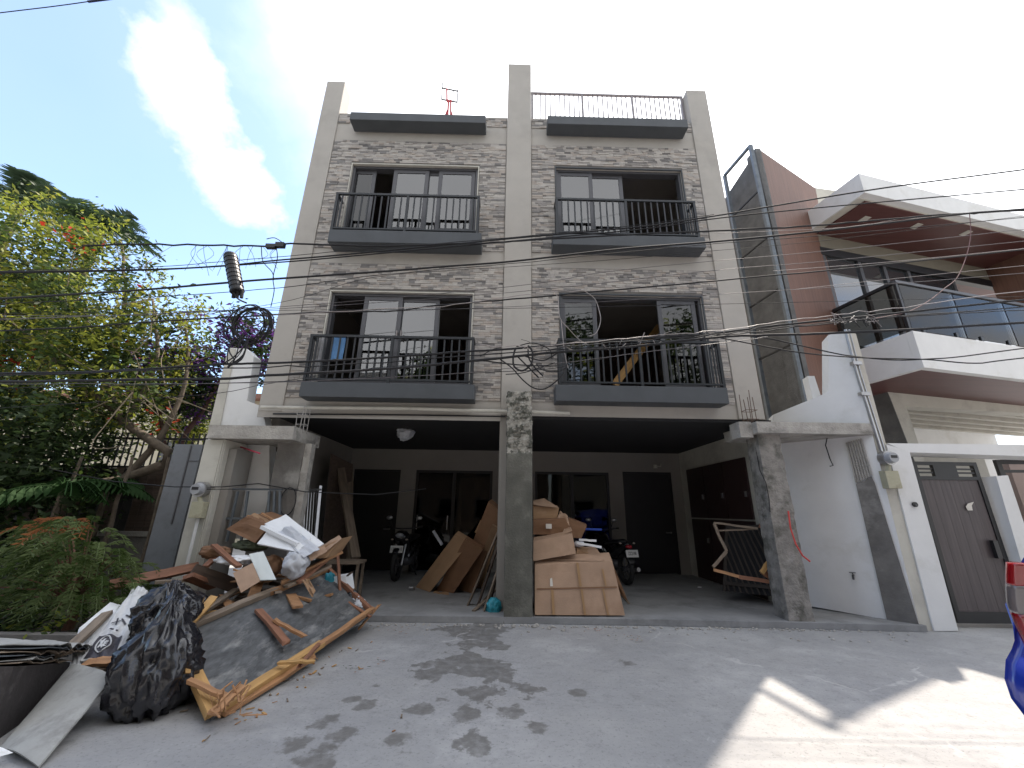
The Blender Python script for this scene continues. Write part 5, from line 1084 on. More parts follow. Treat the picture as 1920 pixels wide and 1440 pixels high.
bv = bd.modifiers.new('edge', 'BEVEL'); bv.width = .03; bv.segments = 3; bv.limit_method = 'ANGLE'; bv.angle_limit = rad(35)
yo = yf_-cw*.02
M().box(xr+.30, xr+.32, yf_-cw*.85, yf_-cw*.15, 1.16, 1.45).build('rear_window', pane_d, CA)
def lamp(name, z0, z1, m, w0, w1):
    Mx = M(); vs = []; n = 10
    for i in range(n+1):
        z = z0+(z1-z0)*i/n
        for k in range(9):
            t = k/8; ang = t*math.pi/2
            rr = .13+.015*math.sin((z-.74)/.5*math.pi)
            tk = cw/2*(1-(.80+.20*min(1, (1.72-z)/.75))) if z > .95 else 0
            vs.append((xr+.17-rr*math.cos(ang)*1.15, yf_-tk-.10+rr*math.sin(ang)*.95 if True else 0, z))
        vs.append((xr+.26, yf_-tk-.14, z))
    w = 10; fs = [(i*w+k, i*w+(k+1) % w, (i+1)*w+(k+1) % w, (i+1)*w+k) for i in range(n) for k in range(w)]+[tuple(range(w))[::-1], tuple(n*w+k for k in range(w))]
    return Mx.add(vs, fs).build(name, m, CA, smooth=True)
lens = lambda nm, c: mat(nm, c, .08, .1, 12, .05, 30, coat=1)
l1 = lamp('tail_lamp', 1.08, 1.20, lens('red_lens_car', (.26, .008, .012)), 0, 0); l2 = lamp('tail_lamp_clear', .93, 1.078, lens('clear_lens_car', (.14, .12, .12)), 0, 0); l3 = lamp('tail_lamp_lower', .74, .928, lens('dark_red_lens_car', (.22, .008, .012)), 0, 0)
for wx in (xr+.75, xr+3.2):
    for wy in (yf_-.2, yf_-cw+.0):
        w_ = M().tube([(wx, wy, .31), (wx, wy+.2, .31)], .31, 24).build('wheel', rubber, CA); M().tube([(wx, wy+.19, .31), (wx, wy+.205, .31)], .19, 18).build('rim', steel, w_)
# ------------------------------------------------------------------ overhead cables, strung a metre or two in front of the facade
def ext(pts, lo=-500, hi=2450):
    (x0, y0), (x1, y1) = pts[0], pts[1]; (x2, y2), (x3, y3) = pts[-2], pts[-1]; o = list(pts)
    if x0 <= 5: o = [(lo, y0+(y1-y0)/(x1-x0)*(lo-x0))]+o
    if x3 >= 1915: o = o+[(hi, y3+(y3-y2)/(x3-x2)*(hi-x3))]
    return o
def cr(pts, n=5):            # smooth run through the points
    o = []; P_ = [pts[0]]+pts+[pts[-1]]
    for i in range(1, len(P_)-2):
        for k in range(n):
            t = k/n; a, b, c, d = P_[i-1], P_[i], P_[i+1], P_[i+2]
            o.append(.5*((2*b)+(c-a)*t+(2*a-5*b+4*c-d)*t*t+(3*b-a-3*c+d)*t**3))
    return o+[pts[-1]]
def cable(pts, Y, w, m, lab, name='cable', wob=0, seed=0, cat='cable', Y1=None):
    p = ext(pts); n = len(p); q = []
    for i, (a, b) in enumerate(p):
        yy = Y if Y1 is None else Y+(Y1-Y)*(a/1920); q.append(PY(a, b, yy))
    q = cr(q, 6)
    if wob: q = [c+V((0, noise.noise(V((c.x*5, seed, 1)))*wob, noise.noise(V((c.x*6, seed, 0)))*wob)) for c in q]
    return tag(M().tube(q, w, 6).build(name, m), lab, cat, None)
cable([(0, 510), (289, 505), (422, 498), (520, 488), (650, 477), (960, 447), (1200, 425), (1339, 405), (1440, 388), (1660, 352), (1920, 318)], 5.0, .012, cable_m, 'thick black cable rising to the top right corner of the neighbour canopy')
cable([(0, 512), (289, 506), (520, 492), (650, 481), (960, 452), (1200, 430), (1339, 410), (1529, 390), (1920, 355)], 5.05, .010, cable_m, 'black cable just below the topmost one on the right')
cable([(155, 461), (250, 458), (400, 460), (500, 461), (545, 457), (700, 461), (900, 456), (1000, 450), (1216, 438), (1339, 433), (1529, 423), (1609, 416), (1798, 401), (1920, 394)], 4.9, .013, cable_m, 'twisted black cable running level below the upper left balcony', wob=.02, seed=3)
cable([(0, 560), (245, 545), (415, 531), (500, 524), (716, 509), (854, 498), (960, 490), (1164, 467), (1340, 453), (1532, 434), (1798, 402), (1920, 392)], 3.98, 0.0121, cable_m, 'thick cable carrying the black splice closure')
cable([(0, 508), (289, 500), (422, 490), (520, 482), (650, 470), (960, 445), (1200, 421), (1339, 402)], 5.1, .005, cable_m, 'thin beaded black line beside the thick upper cable', wob=.008, seed=8)
cable([(0, 570), (300, 556), (520, 540), (716, 515), (960, 494), (1200, 470), (1340, 457), (1560, 440), (1920, 408)], 4.2, 0.0045, cable_m, 'thin black line under the cable with the splice closure', wob=.01, seed=4)
cable([(0, 620), (144, 614), (289, 603), (520, 590), (615, 585), (740, 583), (816, 573), (960, 561), (1135, 545), (1285, 532), (1440, 517), (1554, 507), (1920, 468)], 4.2, 0.0089, cable_m, 'black cable crossing the tops of the second floor windows', wob=.008, seed=5)
cable([(500, 592), (740, 578), (830, 574), (960, 556), (1035, 547), (1100, 545)], 4.18, 0.0045, cable_w, 'pale frayed wire twisted along the window top cable', wob=.02, seed=6)
cable([(0, 640), (500, 572), (700, 520), (960, 500), (1135, 488), (1340, 470), (1554, 450), (1920, 405)], 5.2, .0035, cable_m, 'thin line climbing across the upper left of the second floor')
cable([(0, 600), (500, 577), (960, 537), (1135, 510), (1310, 492), (1554, 470), (1920, 430)], 5.0, .004, cable_g, 'thin grey line over the second floor stone band')
cable([(0, 598), (500, 580), (960, 548), (1340, 507), (1554, 489), (1920, 452)], 5.1, .004, cable_g, 'second thin grey line over the second floor stone band')
cable([(0, 588), (500, 582), (960, 578), (1440, 568), (1920, 556)], 4.9, .0035, cable_m, 'thin level line through the middle of the second floor windows')
cable([(0, 592), (500, 589), (960, 575), (1340, 552), (1487, 543), (1700, 530), (1920, 512)], 5.0, .0035, cable_g, 'thin grey line above the ladder frame foot')
cable([(0, 700), (180, 697), (415, 683), (500, 681), (620, 676), (740, 669), (860, 660), (960, 654), (1110, 641), (1235, 632), (1335, 626), (1440, 612), (1572, 598), (1700, 585), (1920, 562)], 3.88, 0.0112, cable_m, 'upper black trunk cable across the lower balconies', wob=.006, seed=7)
cable([(0, 716), (253, 712), (415, 710), (500, 704), (716, 692), (860, 679), (960, 669), (1047, 660), (1185, 650), (1335, 633), (1440, 628), (1523, 626), (1700, 618), (1920, 605)], 3.78, 0.0129, cable_m, 'lower and thickest black trunk cable across the lower balconies', wob=.006, seed=9)
cable([(0, 704), (415, 690), (640, 684), (860, 668), (960, 661), (1100, 652), (1235, 640), (1335, 630), (1440, 620), (1572, 605), (1920, 575)], 3.83, 0.0060, cable_m, 'black cable between the two trunk cables', wob=.02, seed=10)
cable([(0, 720), (415, 719), (640, 712), (860, 700), (960, 690), (1060, 680), (1172, 665), (1335, 645), (1440, 632)], 3.88, 0.0034, cable_g, 'thin grey line below the trunk cables', wob=.01, seed=11)
cable([(900, 648), (1000, 650), (1060, 645), (1120, 640), (1235, 628), (1335, 622), (1440, 606), (1572, 590), (1700, 575), (1920, 545)], 3.78, 0.0043, cable_w, 'pale frayed wire tied along the trunk cables', wob=.03, seed=12)
cable([(1000, 660), (1100, 646), (1235, 636), (1335, 628), (1440, 616), (1600, 600), (1750, 590), (1920, 582)], 3.73, 0.0051, cable_m, 'loose black line weaving over the trunk cables on the right', wob=.03, seed=13)
cable([(0, 728), (500, 716), (740, 706), (960, 696), (1040, 690), (1172, 664)], 3.98, 0.0035, cable_m, 'thin black line below the left trunk cables')
cable([(0, 765), (380, 740), (500, 720), (700, 690), (860, 680)], 4.2, 0.0031, cable_m, 'thin line rising past the left notched column')
cable([(1340, 631), (1370, 637), (1487, 659), (1572, 668), (1650, 672), (1737, 674), (1829, 681), (1920, 671)], 3.88, 0.0069, cable_m, 'lowest sagging black cable on the right')
cable([(1340, 629), (1425, 632), (1554, 660), (1600, 668), (1676, 675), (1740, 673), (1798, 669), (1920, 653)], 3.98, 0.0069, cable_m, 'second sagging black cable on the right')
cable([(1450, 508), (1680, 490), (1920, 466)], 5.3, .004, cable_w, 'pale line crossing the neighbour upper wall')
cable([(1340, 438), (1529, 430), (1609, 423), (1700, 410), (1800, 405)], 4.92, .004, cable_w, 'pale wire twisted on the level black cable at the right', wob=.02, seed=15)
cable([(1487, 543), (1700, 520), (1920, 498)], 5.3, .003, cable_w, 'thin pale line across the glass balcony')
cable([(0, 24), (100, 12), (165, 3), (245, -9), (400, -30), (1915, -260)], 3.38, 0.0051, cable_m, 'thin cable crossing the top left corner of the sky')
tag(M().tube([PY(165, 3.2, 4.0), PY(205, -2, 4.0), PY(246, -9, 4.0)], .015, 8).build('cable_sleeve', mat('blue_sleeve', (.02, .03, .12), .5, .1, 9, 0)), 'dark blue sleeve on the thin cable in the top left corner', 'cable sleeve')
# drop from the neighbour's canopy
tag(M().tube(cr([PY(a, b, 5.0) for a, b in ((1818, 402), (1820, 440), (1812, 480), (1795, 520), (1772, 540), (1740, 565), (1700, 585), (1640, 597))]), .006, 6).build('drop_wire', mat('reddish_wire', (.16, .08, .08), .6, .2, 9, 0)), 'reddish drop wire curving down in front of the neighbour canopy', 'wire')
# splice closure
a, b = PY(432, 480, 4.0), PY(445, 548, 4.0)
SC = thing('splice_closure', 'black ribbed cylindrical cable closure hanging above the cable coil', 'cable closure', b)
M().tube([a, a+(b-a)*.03, a+(b-a)*.5, b], .066, 18).build('closure_body', black, SC, smooth=False)
for i in range(9): c = a+(b-a)*(i+.5)/9; M().tube([c, c+(b-a)*.035], .072, 18).build('rib', black, SC)
M().tube([a-(b-a)*.04, a+(b-a)*.01], .06, 18, r2=.07).build('cap', black, SC)
for dx in (-.04, 0, .05): M().tube([b+V((dx, 0, .02)), b+V((dx+.01, 0, -.07))], .018, 8).build('cable_gland', rubber, SC)
M().tube(cr([PY(436, 545, 3.98), PY(446, 560, 3.97), PY(462, 568, 3.95)]), .009, 6).build('tail_cable', cable_m, SC)
# coil
R = random.Random(2); cc = PY(467, 606, 3.93); k = M()
CO = thing('cable_coil', 'large coil of spare black cable hanging under the splice closure', 'cable coil', cc)
for i in range(9):
    rx, rz = .19+R.uniform(-.03, .03), .205+R.uniform(-.035, .035); ox, oz = R.uniform(-.035, .04), R.uniform(-.03, .02)
    M().tube([cc+V((ox+rx*math.cos(t*.22), R.uniform(-.01, .01)+i*.008, oz+rz*math.sin(t*.22))) for t in range(30)], .007, 5).build('coil_turn', cable_m, CO)
tg = M()
for i in range(8):
    s = cc+V((R.uniform(-.15, .1), 0, -.2)); e = PY(R.uniform(405, 440), R.uniform(672, 690), 3.85); tg.tube(cr([s, (s+e)/2+V((R.uniform(-.06, .06), 0, R.uniform(-.06, .06))), e]), R.uniform(.004, .008), 5)
tag(tg.build('cable_tangle', cable_m), 'tangle of black wires running down from the coil to the trunk cables', 'wires', kind='stuff')
# tangle in the middle
tg = M()
for pts, w in ((((966, 655), (962, 672), (965, 688), (980, 695), (996, 682), (998, 660), (990, 648)), .010), (((990, 655), (992, 672), (1002, 688), (1018, 705)), .008), (((970, 668), (990, 688), (1010, 708)), .008), (((938, 674), (960, 690), (980, 712), (1000, 727), (1022, 729), (1045, 713), (1056, 700)), .007), (((1006, 682), (1016, 693), (1040, 697), (1060, 690), (1066, 670)), .005), (((905, 676), (960, 683), (1010, 686), (1048, 686)), .007), (((948, 702), (985, 698), (1040, 680)), .005), (((900, 668), (925, 655), (940, 652)), .005), (((968, 650), (1000, 643), (1030, 655), (1034, 672)), .006), (((985, 668), (1015, 676), (1032, 670), (1048, 660)), .007)):
    tg.tube(cr([PY(a, b, 3.78) for a, b in pts]), w, 5)
tag(tg.build('cable_tangle', cable_m), 'knot of looped black wires hanging in front of the townhouse middle column', 'wires', kind='stuff')
for i, (pts, lab) in enumerate(((((1040, 545), (1046, 560), (1050, 596), (1068, 618), (1085, 636), (1100, 645)), 'pale wire looping from the window cable down to the trunk cables'), (((1052, 600), (1056, 640), (1060, 668), (1065, 690)), 'pale loose wire end hanging in front of the lower right balcony'), (((1095, 545), (1115, 560), (1124, 585), (1126, 603), (1118, 624), (1105, 630)), 'pale wire bulging to the right beside the window'))):
    tag(M().tube(cr([PY(a, b, 3.86) for a, b in pts]), .004, 5).build('loose_wire', cable_w), lab, 'wire')
R = random.Random(31)
tg = M()
for i in range(46):      # short frayed ends and ties along the trunk cables
    x = R.choice((R.uniform(960, 1450), R.uniform(1560, 1640))); y = 655-(x-960)*.075+R.uniform(-8, 8) if x < 1500 else R.uniform(592, 608)
    p = PY(x, y, 3.78); tg.tube(cr([p, p+V((R.uniform(-.06, .06), 0, R.uniform(-.05, .06))), p+V((R.uniform(-.1, .1), 0, R.uniform(-.08, .06)))]), .003, 4, R.choice((0, 0, 1)))
tag(tg.build('frayed_ties', [cable_w, cable_m]), 'short frayed wire ends tied along the trunk cables', 'wire ends', kind='stuff')
tg = M()
for i in range(16):
    x = R.uniform(335, 530); p = PY(x, 461, 4.9); tg.tube(cr([p, p+V((R.uniform(-.12, .12), 0, -.15)), p+V((R.uniform(-.2, .2), 0, -R.uniform(.2, .5)))]), .0025, 4)
for pts in (((518, 465), (520, 485), (512, 520), (514, 545), (508, 575)), ((490, 463), (493, 490), (510, 510), (513, 525)), ((500, 448), (515, 446), (530, 455))): tg.tube(cr([PY(a, b, 4.88) for a, b in pts]), .006, 5)
tag(tg.build('hanging_ties', cable_m), 'thin wire ends hanging from the twisted cable against the sky', 'wire ends', kind='stuff')
a = PY(500, 461, 4.88); tag(M().box(a.x, a.x+.13, a.y-.03, a.y+.03, a.z-.04, a.z+.02).box(a.x+.13, a.x+.25, a.y-.03, a.y+.03, a.z-.02, a.z+.05).build('cable_clamp', black), 'pair of small black clamps on the twisted cable at the left facade edge', 'clamp')
# ------------------------------------------------------------------ planting
import numpy as np
def foliage(name, lobes, n, size, mats, wts, parent=None, seed=0, clump=.32, droop=.35, aspect=.42, shell=.55):
    r = np.random.RandomState(seed); w = np.array([l[1][0]*l[1][1]*l[1][2] for l in lobes]); w = w/w.sum()
    nc = max(12, n//38); li = r.choice(len(lobes), nc, p=w)
    d = r.normal(size=(nc, 3)); d /= np.linalg.norm(d, axis=1)[:, None]; rad_ = (shell+(1-shell)*r.rand(nc))[:, None]
    C_ = np.array([tuple(l[0]) for l in lobes])[li]; Rr = np.array([l[1] for l in lobes])[li]; cl = C_+d*rad_*Rr
    ci = r.randint(nc, size=n); p = cl[ci]+r.normal(size=(n, 3))*clump*(.35+.65*r.rand(nc)[ci])[:, None]*.6
    a = r.normal(size=(n, 3)); a[:, 2] = a[:, 2]*.5-droop; a /= np.linalg.norm(a, axis=1)[:, None]
    b = np.cross(a, r.normal(size=(n, 3))); b /= np.linalg.norm(b, axis=1)[:, None]; nn = np.cross(a, b)
    s = size*(.6+.8*r.rand(n))[:, None]; s2 = s*aspect
    v = np.stack([p, p+a*s*.5+b*s2*.5+nn*s2*.12, p+a*s, p+a*s*.5-b*s2*.5+nn*s2*.12], 1).reshape(-1, 3)
    ref = np.array([v[:, 0].mean(), v[:, 1].mean(), v[:, 2].min()]); v = v-ref
    me = bpy.data.meshes.new(name); me.vertices.add(4*n); me.vertices.foreach_set('co', v.ravel())
    me.loops.add(4*n); me.loops.foreach_set('vertex_index', np.arange(4*n)); me.polygons.add(n); me.polygons.foreach_set('loop_start', np.arange(n)*4)
    cm = r.choice(len(mats), size=nc, p=np.array(wts)/sum(wts)); pm = cm[ci]; sw = r.rand(n) < .25; pm[sw] = r.choice(len(mats), size=sw.sum(), p=np.array(wts)/sum(wts))
    for m in mats: me.materials.append(m)
    me.polygons.foreach_set('material_index', pm.astype(np.int32)); me.update(calc_edges=True); me.validate()
    return link(name, me, V(ref), parent)
def lobes_px(L_): return [(PY(a, b, Y), (r_*(Y*1.05)/750,)*2+(r_*(Y*1.05)/750*.9,)) for a, b, Y, r_ in L_]
def limb(b, pts, r0, r1, wob=.06, seed=0):
    q = cr([V(p) for p in pts], 5); q = [p+V((noise.noise(p*1.7+V((seed, 0, 0))), noise.noise(p*1.7+V((0, seed, 0))), 0))*wob for p in q]; return b.tube(q, r0, 7, r2=r1)
def twigs(name, n, boxpx, m, parent, seed, r0=.006, ln=(.5, 1.6)):
    R = random.Random(seed); b = M()
    for i in range(n):
        x0, x1, y0, y1, Y0, Y1 = boxpx; p = PY(R.uniform(x0, x1), R.uniform(y0, y1), R.uniform(Y0, Y1)); a = R.uniform(0, 6.28); d = V((math.cos(a), R.uniform(-.3, .3), math.sin(a)*.8))*R.uniform(*ln)
        k = V((R.uniform(-.3, .3), R.uniform(-.2, .2), R.uniform(-.4, .1))); b.tube(cr([p, p+d*.35+k*.6, p+d*.7+k, p+d], 4), r0*R.uniform(.6, 1.6), 5, r2=r0*.4)
    o = b.build(name, m, parent); return o
T1 = thing('flowering_tree', 'large sunlit tree with yellow green leaves and small red flowers above the left fence', 'tree', PZ(215, 1000, 0))
L1 = [(40, 470, 7.2, 130), (150, 425, 7.4, 65), (110, 480, 7.0, 90), (225, 450, 7.6, 55), (60, 590, 6.8, 115), (180, 580, 7.0, 105), (275, 540, 7.4, 70), (345, 570, 7.6, 50), (290, 640, 7.3, 95), (380, 600, 7.8, 32), (110, 700, 6.9, 120), (230, 720, 7.2, 100), (-60, 560, 7.0, 150), (-90, 720, 7.0, 150), (-40, 620, 8.6, 170), (120, 640, 8.4, 110), (-250, 600, 7.5, 200), (260, 760, 8.6, 70), (170, 790, 8.0, 80), (340, 690, 8.6, 60), (60, 400, 8.0, 60), (310, 600, 8.2, 60)]
foliage('crown', lobes_px(L1), 66000, .105, [lf_dark, lf_mid, lf_light, lf_yel, lf_red], [20, 34, 32, 13, .8], T1, 1, .33)
b = M(); gp_ = PZ(232, 1010, 0); Yt = 7.3
base = V((gp_.x, 7.1, 0))
for i, pts in enumerate(([base, PY(228, 900, 7.2), PY(222, 780, 7.3), PY(180, 640, 7.3), PY(110, 500, 7.2)], [PY(228, 900, 7.2), PY(300, 820, 7.4), PY(345, 720, 7.5), PY(350, 600, 7.6)], [PY(224, 800, 7.3), PY(290, 690, 7.3), PY(285, 560, 7.4)], [PY(222, 780, 7.3), PY(120, 690, 7.1), PY(20, 600, 6.9)], [PY(200, 700, 7.3), PY(235, 560, 7.5), PY(225, 450, 7.6)])):
    limb(b, pts, (.11, .07, .06, .06, .05)[i], .02, seed=i)
b.build('trunk', bark, T1, smooth=True)
twigs('bare_twigs', 90, (0, 330, 500, 780, 6.4, 7.6), vine_m, T1, 5, .007)['kind'] = 'stuff'
T2 = thing('purple_bougainvillea', 'dark bougainvillea with purple flowers behind the notched white column', 'tree', PY(330, 1000, 9)*V((1, 1, 0)) if 0 else V((PY(400, 900, 9.2).x, 9.2, 0)))
foliage('crown', lobes_px([(330, 665, 8.6, 60), (400, 690, 8.8, 60), (455, 640, 9.2, 55), (490, 690, 9.4, 45), (420, 620, 9.0, 40), (500, 620, 9.6, 35), (300, 720, 8.4, 70), (390, 750, 9, 50)]), 9000, .12, [lf_dark, lf_mid, lf_pur], [44, 20, 36], T2, 4, .3)
b = M(); limb(b, [V((PY(300, 900, 8.6).x, 8.6, 0)), PY(330, 850, 8.6), PY(385, 760, 8.7), PY(430, 680, 9)], .08, .02, seed=5); limb(b, [PY(320, 860, 8.6), PY(300, 780, 8.4), PY(310, 700, 8.5)], .05, .02, seed=6); b.build('trunk', mat('reddish_bark', (.13, .07, .06), .9, .3, 8, .5, 20), T2, smooth=True)
T3 = thing('bright_bush', 'bright sunlit green bush seen under the branches beside the left column', 'bush', V((PY(370, 900, 9.8).x, 9.8, 0)))
foliage('leaves', lobes_px([(360, 790, 9.8, 40), (330, 815, 9.9, 35), (395, 800, 9.8, 30), (390, 740, 10, 35)]), 2600, .11, [lf_light, lf_yel, lf_mid], [50, 20, 30], T3, 8, .25)
limb(M(), [], 0, 0) if 0 else None
b = M(); limb(b, [V((PY(365, 900, 9.8).x, 9.8, 0)), PY(365, 800, 9.8)], .05, .02); b.build('stem', bark, T3)
def palm(lab, px, py, Y, n, ln, seed):
    c = PY(px, py, Y); T = thing('palm_tree', lab, 'palm tree', V((c.x, Y, 0))); R = random.Random(seed)
    b = M(); limb(b, [V((c.x-.2, Y, 0)), V((c.x-.1, Y, c.z*.5)), c], .13, .10, .03); b.build('trunk', bark, T, smooth=True)
    for i in range(n):
        a = i*2.399+R.uniform(-.2, .2); e = R.uniform(.25, 1.35); d = V((math.cos(a)*math.cos(e), math.sin(a)*math.cos(e), math.sin(e))); pts = [c+d*ln*t-V((0, 0, 1))*(ln*.55*t*t) for t in [k/9 for k in range(10)]]
        m = M().tube(pts, .014, 4, r2=.004); 
        for k in range(1, 10):
            for q in range(3):
                t = (k+q/3-.3)/9.4; pp = c+d*ln*t-V((0, 0, 1))*(ln*.55*t*t); sd = d.cross(V((0, 0, 1))).normalized()
                for s in (1, -1):
                    L_ = ln*.34*math.sin(math.pi*min(.97, t*.8+.15)); tip = pp+sd*s*L_*.75+d*L_*.5-V((0, 0, L_*R.uniform(.25, .6))); w_ = V((0, 0, .022))+d*.022
                    m.add([pp+w_*.3, pp-w_*.3, (pp+tip)/2-w_*.6, tip, (pp+tip)/2+w_*.6], [(0, 1, 2, 3, 4)])
        m.build('frond', lf_palm, T)
    return T
palm('palm with dark fronds rising at the top left corner of the trees', 40, 385, 8.6, 20, 1.6, 3)
palm('palm with a fringe of fronds right of the flowering tree top', 190, 430, 8.8, 20, 1.4, 5)
# golden shrub in front
T5 = thing('feathery_shrub', 'light green feathery shrub with orange dry tips in front of the garden wall', 'shrub', V((PY(130, 1100, 5.1).x, 5.2, 0)))
R = random.Random(17); ms = [M(), M(), M()]; stem = M(); cb = V((PY(140, 1100, 5.2).x, 5.25, .35))
for i in range(340):
    px = R.gauss(125, 62); py = R.uniform(975, 1150); Y = R.uniform(4.75, 5.6)
    if abs(px-130) > 40+(py-960)*.75: continue
    p = PY(px, py, Y); out_ = (p-V((cb.x, cb.y, p.z))); out_ = out_.normalized() if out_.length > .01 else V((1, 0, 0)); ln = R.uniform(.16, .36); mi = 0
    top_ = py < 1000 and R.random() < .35 and (80 < px < 215)
    m_ = ms[1] if top_ else (ms[2] if R.random() < .45 else ms[0])
    pts = [p+out_*ln*t+V((0, 0, .10*math.sin(t*2.2)-.16*t*t)) for t in (0, .25, .5, .75, 1)]; m_.tube(pts, .004, 3)
    for t in [k/9 for k in range(1, 10)]:
        q_ = p+out_*ln*t+V((0, 0, .10*math.sin(t*2.2)-.16*t*t)); sd = out_.cross(V((0, 0, 1))).normalized()
        for s in (1, -1, 0):
            tip = q_+sd*s*.06+out_*.045+V((R.uniform(-.01, .01), R.uniform(-.01, .01), R.uniform(-.05, .0))); m_.add([q_, (q_+tip)/2+V((0, 0, .009)), tip, (q_+tip)/2-V((.006, 0, .009))], [(0, 1, 2, 3)])
    if i % 5 == 0: limb(stem, [cb, (cb+p)/2+V((0, 0, .05)), p], .015, .004, .02, i)
ms[0].build('foliage', lf_sh, T5)['kind'] = 'stuff'; ms[2].build('foliage', lf_mid, T5)['kind'] = 'stuff'; ms[1].build('dry_tips', lf_or, T5)['kind'] = 'stuff'; limb(stem, [V((cb.x, cb.y, 0)), cb], .06, .04); stem.build('stems', mat('red_stem', (.16, .08, .05), .9, .2, 9, .3), T5)
# drooping tropical plants in the shade
def fern(lab, px, py, Y, n, ln, lw, seed, m):
    c = PY(px, py, Y); T = thing('tropical_plant', lab, 'plant', V((c.x, Y, 0))); R = random.Random(seed); st = M().tube([V((c.x, Y, 0)), c], .04, 6)
    for i in range(n):
        a = R.uniform(0, 6.28); d = V((math.cos(a), math.sin(a)*.8-.2, R.uniform(.1, .7))).normalized(); L0 = ln*R.uniform(.7, 1.1)
        fr = M(); P_ = lambda t: c+d*L0*t-V((0, 0, L0*.6*t*t)); fr.tube([P_(k/6) for k in range(7)], .008, 4)
        for k in range(2, 12):
            t = k/11; pp = P_(t); sd = d.cross(V((0, 0, 1))).normalized()
            for s in (1, -1):
                Lw = lw*math.sin(math.pi*(.15+.75*t)); tip = pp+sd*s*Lw*.55+V((0, 0, -Lw*.8))+d*Lw*.2; w_ = d*Lw*.15; fr.add([pp, (pp+tip)/2+w_, tip, (pp+tip)/2-w_], [(0, 1, 2, 3)])
        fr.build('leaf', m, T)
    st.build('stem', bark, T)
fern('drooping tropical plant with long leaflets in the shade left of the grey gate', 120, 915, 6.3, 16, .95, .30, 2, mat('fern_leaf', (.022, .055, .014), .7, .3, 2, 0, trans=.2, spec=.15))
fern('second drooping plant behind, nearer the board fence', 205, 905, 6.8, 12, .75, .26, 4, mat('fern_leaf', (.03, .075, .02)))
HG = thing('dark_hedge', 'dark shaded bushes filling the garden behind the shrub at the left edge', 'hedge', V((PY(60, 1000, 6.6).x, 6.8, 0)))
foliage('leaves', lobes_px([(20, 820, 6.4, 120), (-80, 900, 6.2, 140), (110, 850, 6.9, 80), (60, 960, 6.5, 90), (-30, 1060, 5.8, 110), (160, 830, 7.2, 60), (-180, 800, 6.5, 180)]), 15000, .12, [lf_dark, lf_mid], [75, 25], HG, 12, .3)
b = M(); [limb(b, [V((x, 6.7, 0)), V((x+.1, 6.7, 1)), V((x+.2, 6.6, 2.2))], .05, .02, seed=int(x*7)) for x in (-6.2, -5.6, -7.0, -7.8)]; b.build('stems', bark, HG)
LC = foliage('ground_cover', [(V((-4.9, 5.3, .12)), (1.3, .7, .22)), (V((-6.5, 5.3, .15)), (1.5, .9, .3))], 3600, .075, [lf_dark, lf_mid, lf_light], [55, 35, 10], None, 14, .2)
tag(LC, 'low dark ground cover under the feathery shrub', 'ground cover', kind='stuff')
struct(M().box(-20, -3.55, 4.7, 7.4, .0, .10).build('garden_soil', mat('dark_soil', (.05, .04, .03), .95, .3, 6, .6, 30, coord='World')))
tag(M().box(-20, -3.5, 4.6, 4.7, 0, .22).build('garden_kerb', dcement), 'low cement kerb along the planted strip at the left', 'kerb')
fa = foliage('fallen_leaves', [(V((-1.0, 5.6, .02)), (3.2, .35, .01)), (V((.2, 6.0, .02)), (1.5, .12, .01)), (V((-2, 4.8, .02)), (1.6, .7, .01))], 160, .035, [lf_yel, lf_or, lf_dark], [4, 3, 3], None, 19, .25, 0)
for v_ in fa.data.vertices: v_.co.z = .0+v_.co.z*.02
fa.location.z = .012; tag(fa, 'scattered small dry leaves on the street', 'leaves', kind='stuff')
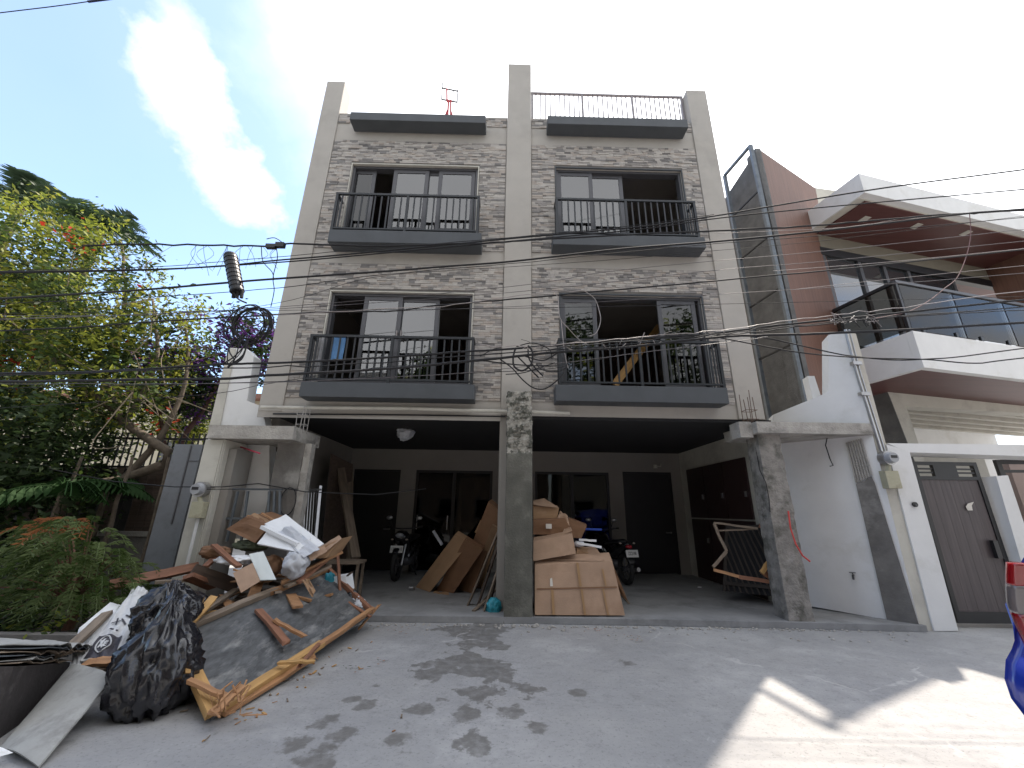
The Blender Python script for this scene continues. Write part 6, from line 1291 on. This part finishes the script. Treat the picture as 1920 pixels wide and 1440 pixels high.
# ------------------------------------------------------------------ unseen street side: houses added to dim the carport, trees reflected in panes
def across(name, lab, x0, x1, h, m, y=-8.0, d=7):
    T = thing(name, lab, 'house', ((x0+x1)/2, y-d/2, 0)); M().box(x0, x1, y-d, y, 0, h).build('wall', m, T)
    M().box(x0-.3, x1+.3, y-d-.3, y+.5, h, h+.25).build('roof', wallgrey, T)
    n = int((x1-x0)//2.6)
    for fl in range(int(h//2.9)):
        for i in range(n):
            wx = x0+.8+i*2.5; o = M().box(wx, wx+1.3, y, y+.05, fl*2.9+.9, fl*2.9+2.2).build('window', frame_m, T); M().box(wx+.08, wx+1.22, y+.051, y+.056, fl*2.9+.98, fl*2.9+2.12).build('pane', pane_d, o)
across('added_opposite_house', 'grey two storey house added across the street to block light, left of the camera', -26, -11, 7.2, wallgrey)
across('added_opposite_house', 'brown two storey house added across the street to block light, behind the camera', -10.3, 3, 8.2, mat('brown_paint', (.16, .12, .09), .9, .08, 2, .05))
across('added_opposite_house', 'cream two storey house added across the street to block light, right of the camera', 4, 19, 6.8, mat('opp_cream', (.30, .27, .22), .9, .08, 2, .05))
def street_tree(lab, x, y, h, r_, seed, mats, w):
    T = thing('street_tree', lab, 'tree', (x, y, 0)); foliage('crown', [(V((x, y, h)), (r_, r_, r_*.8)), (V((x+r_*.6, y+.3, h-r_*.4)), (r_*.7,)*3), (V((x-r_*.7, y, h-r_*.2)), (r_*.6,)*3), (V((x+.2, y-.3, h+r_*.5)), (r_*.6,)*3)], 6500, .24, mats, w, T, seed, .45)
    b = M(); limb(b, [(x, y, 0), (x+.1, y, h*.5), (x, y, h)], .16, .05); b.build('trunk', bark, T)
street_tree('tall leafy tree across the street facing the left windows', -2.9, -5.6, 7.6, 2.1, 21, [lf_dark, lf_mid, lf_light], [50, 40, 10])
street_tree('tall leafy tree across the street facing the middle pillar', 3.4, -6.0, 8.6, 2.7, 22, [lf_dark, lf_mid, lf_light], [50, 40, 10])
street_tree('tallest leafy tree across the street facing the right windows', 9.0, -5.6, 8.4, 2.9, 23, [lf_dark, lf_mid, lf_light], [50, 40, 10])
street_tree('dark leafy tree across the street far to the left', -11.5, -5.2, 6.0, 2.8, 24, [lf_dark, lf_mid], [60, 40])
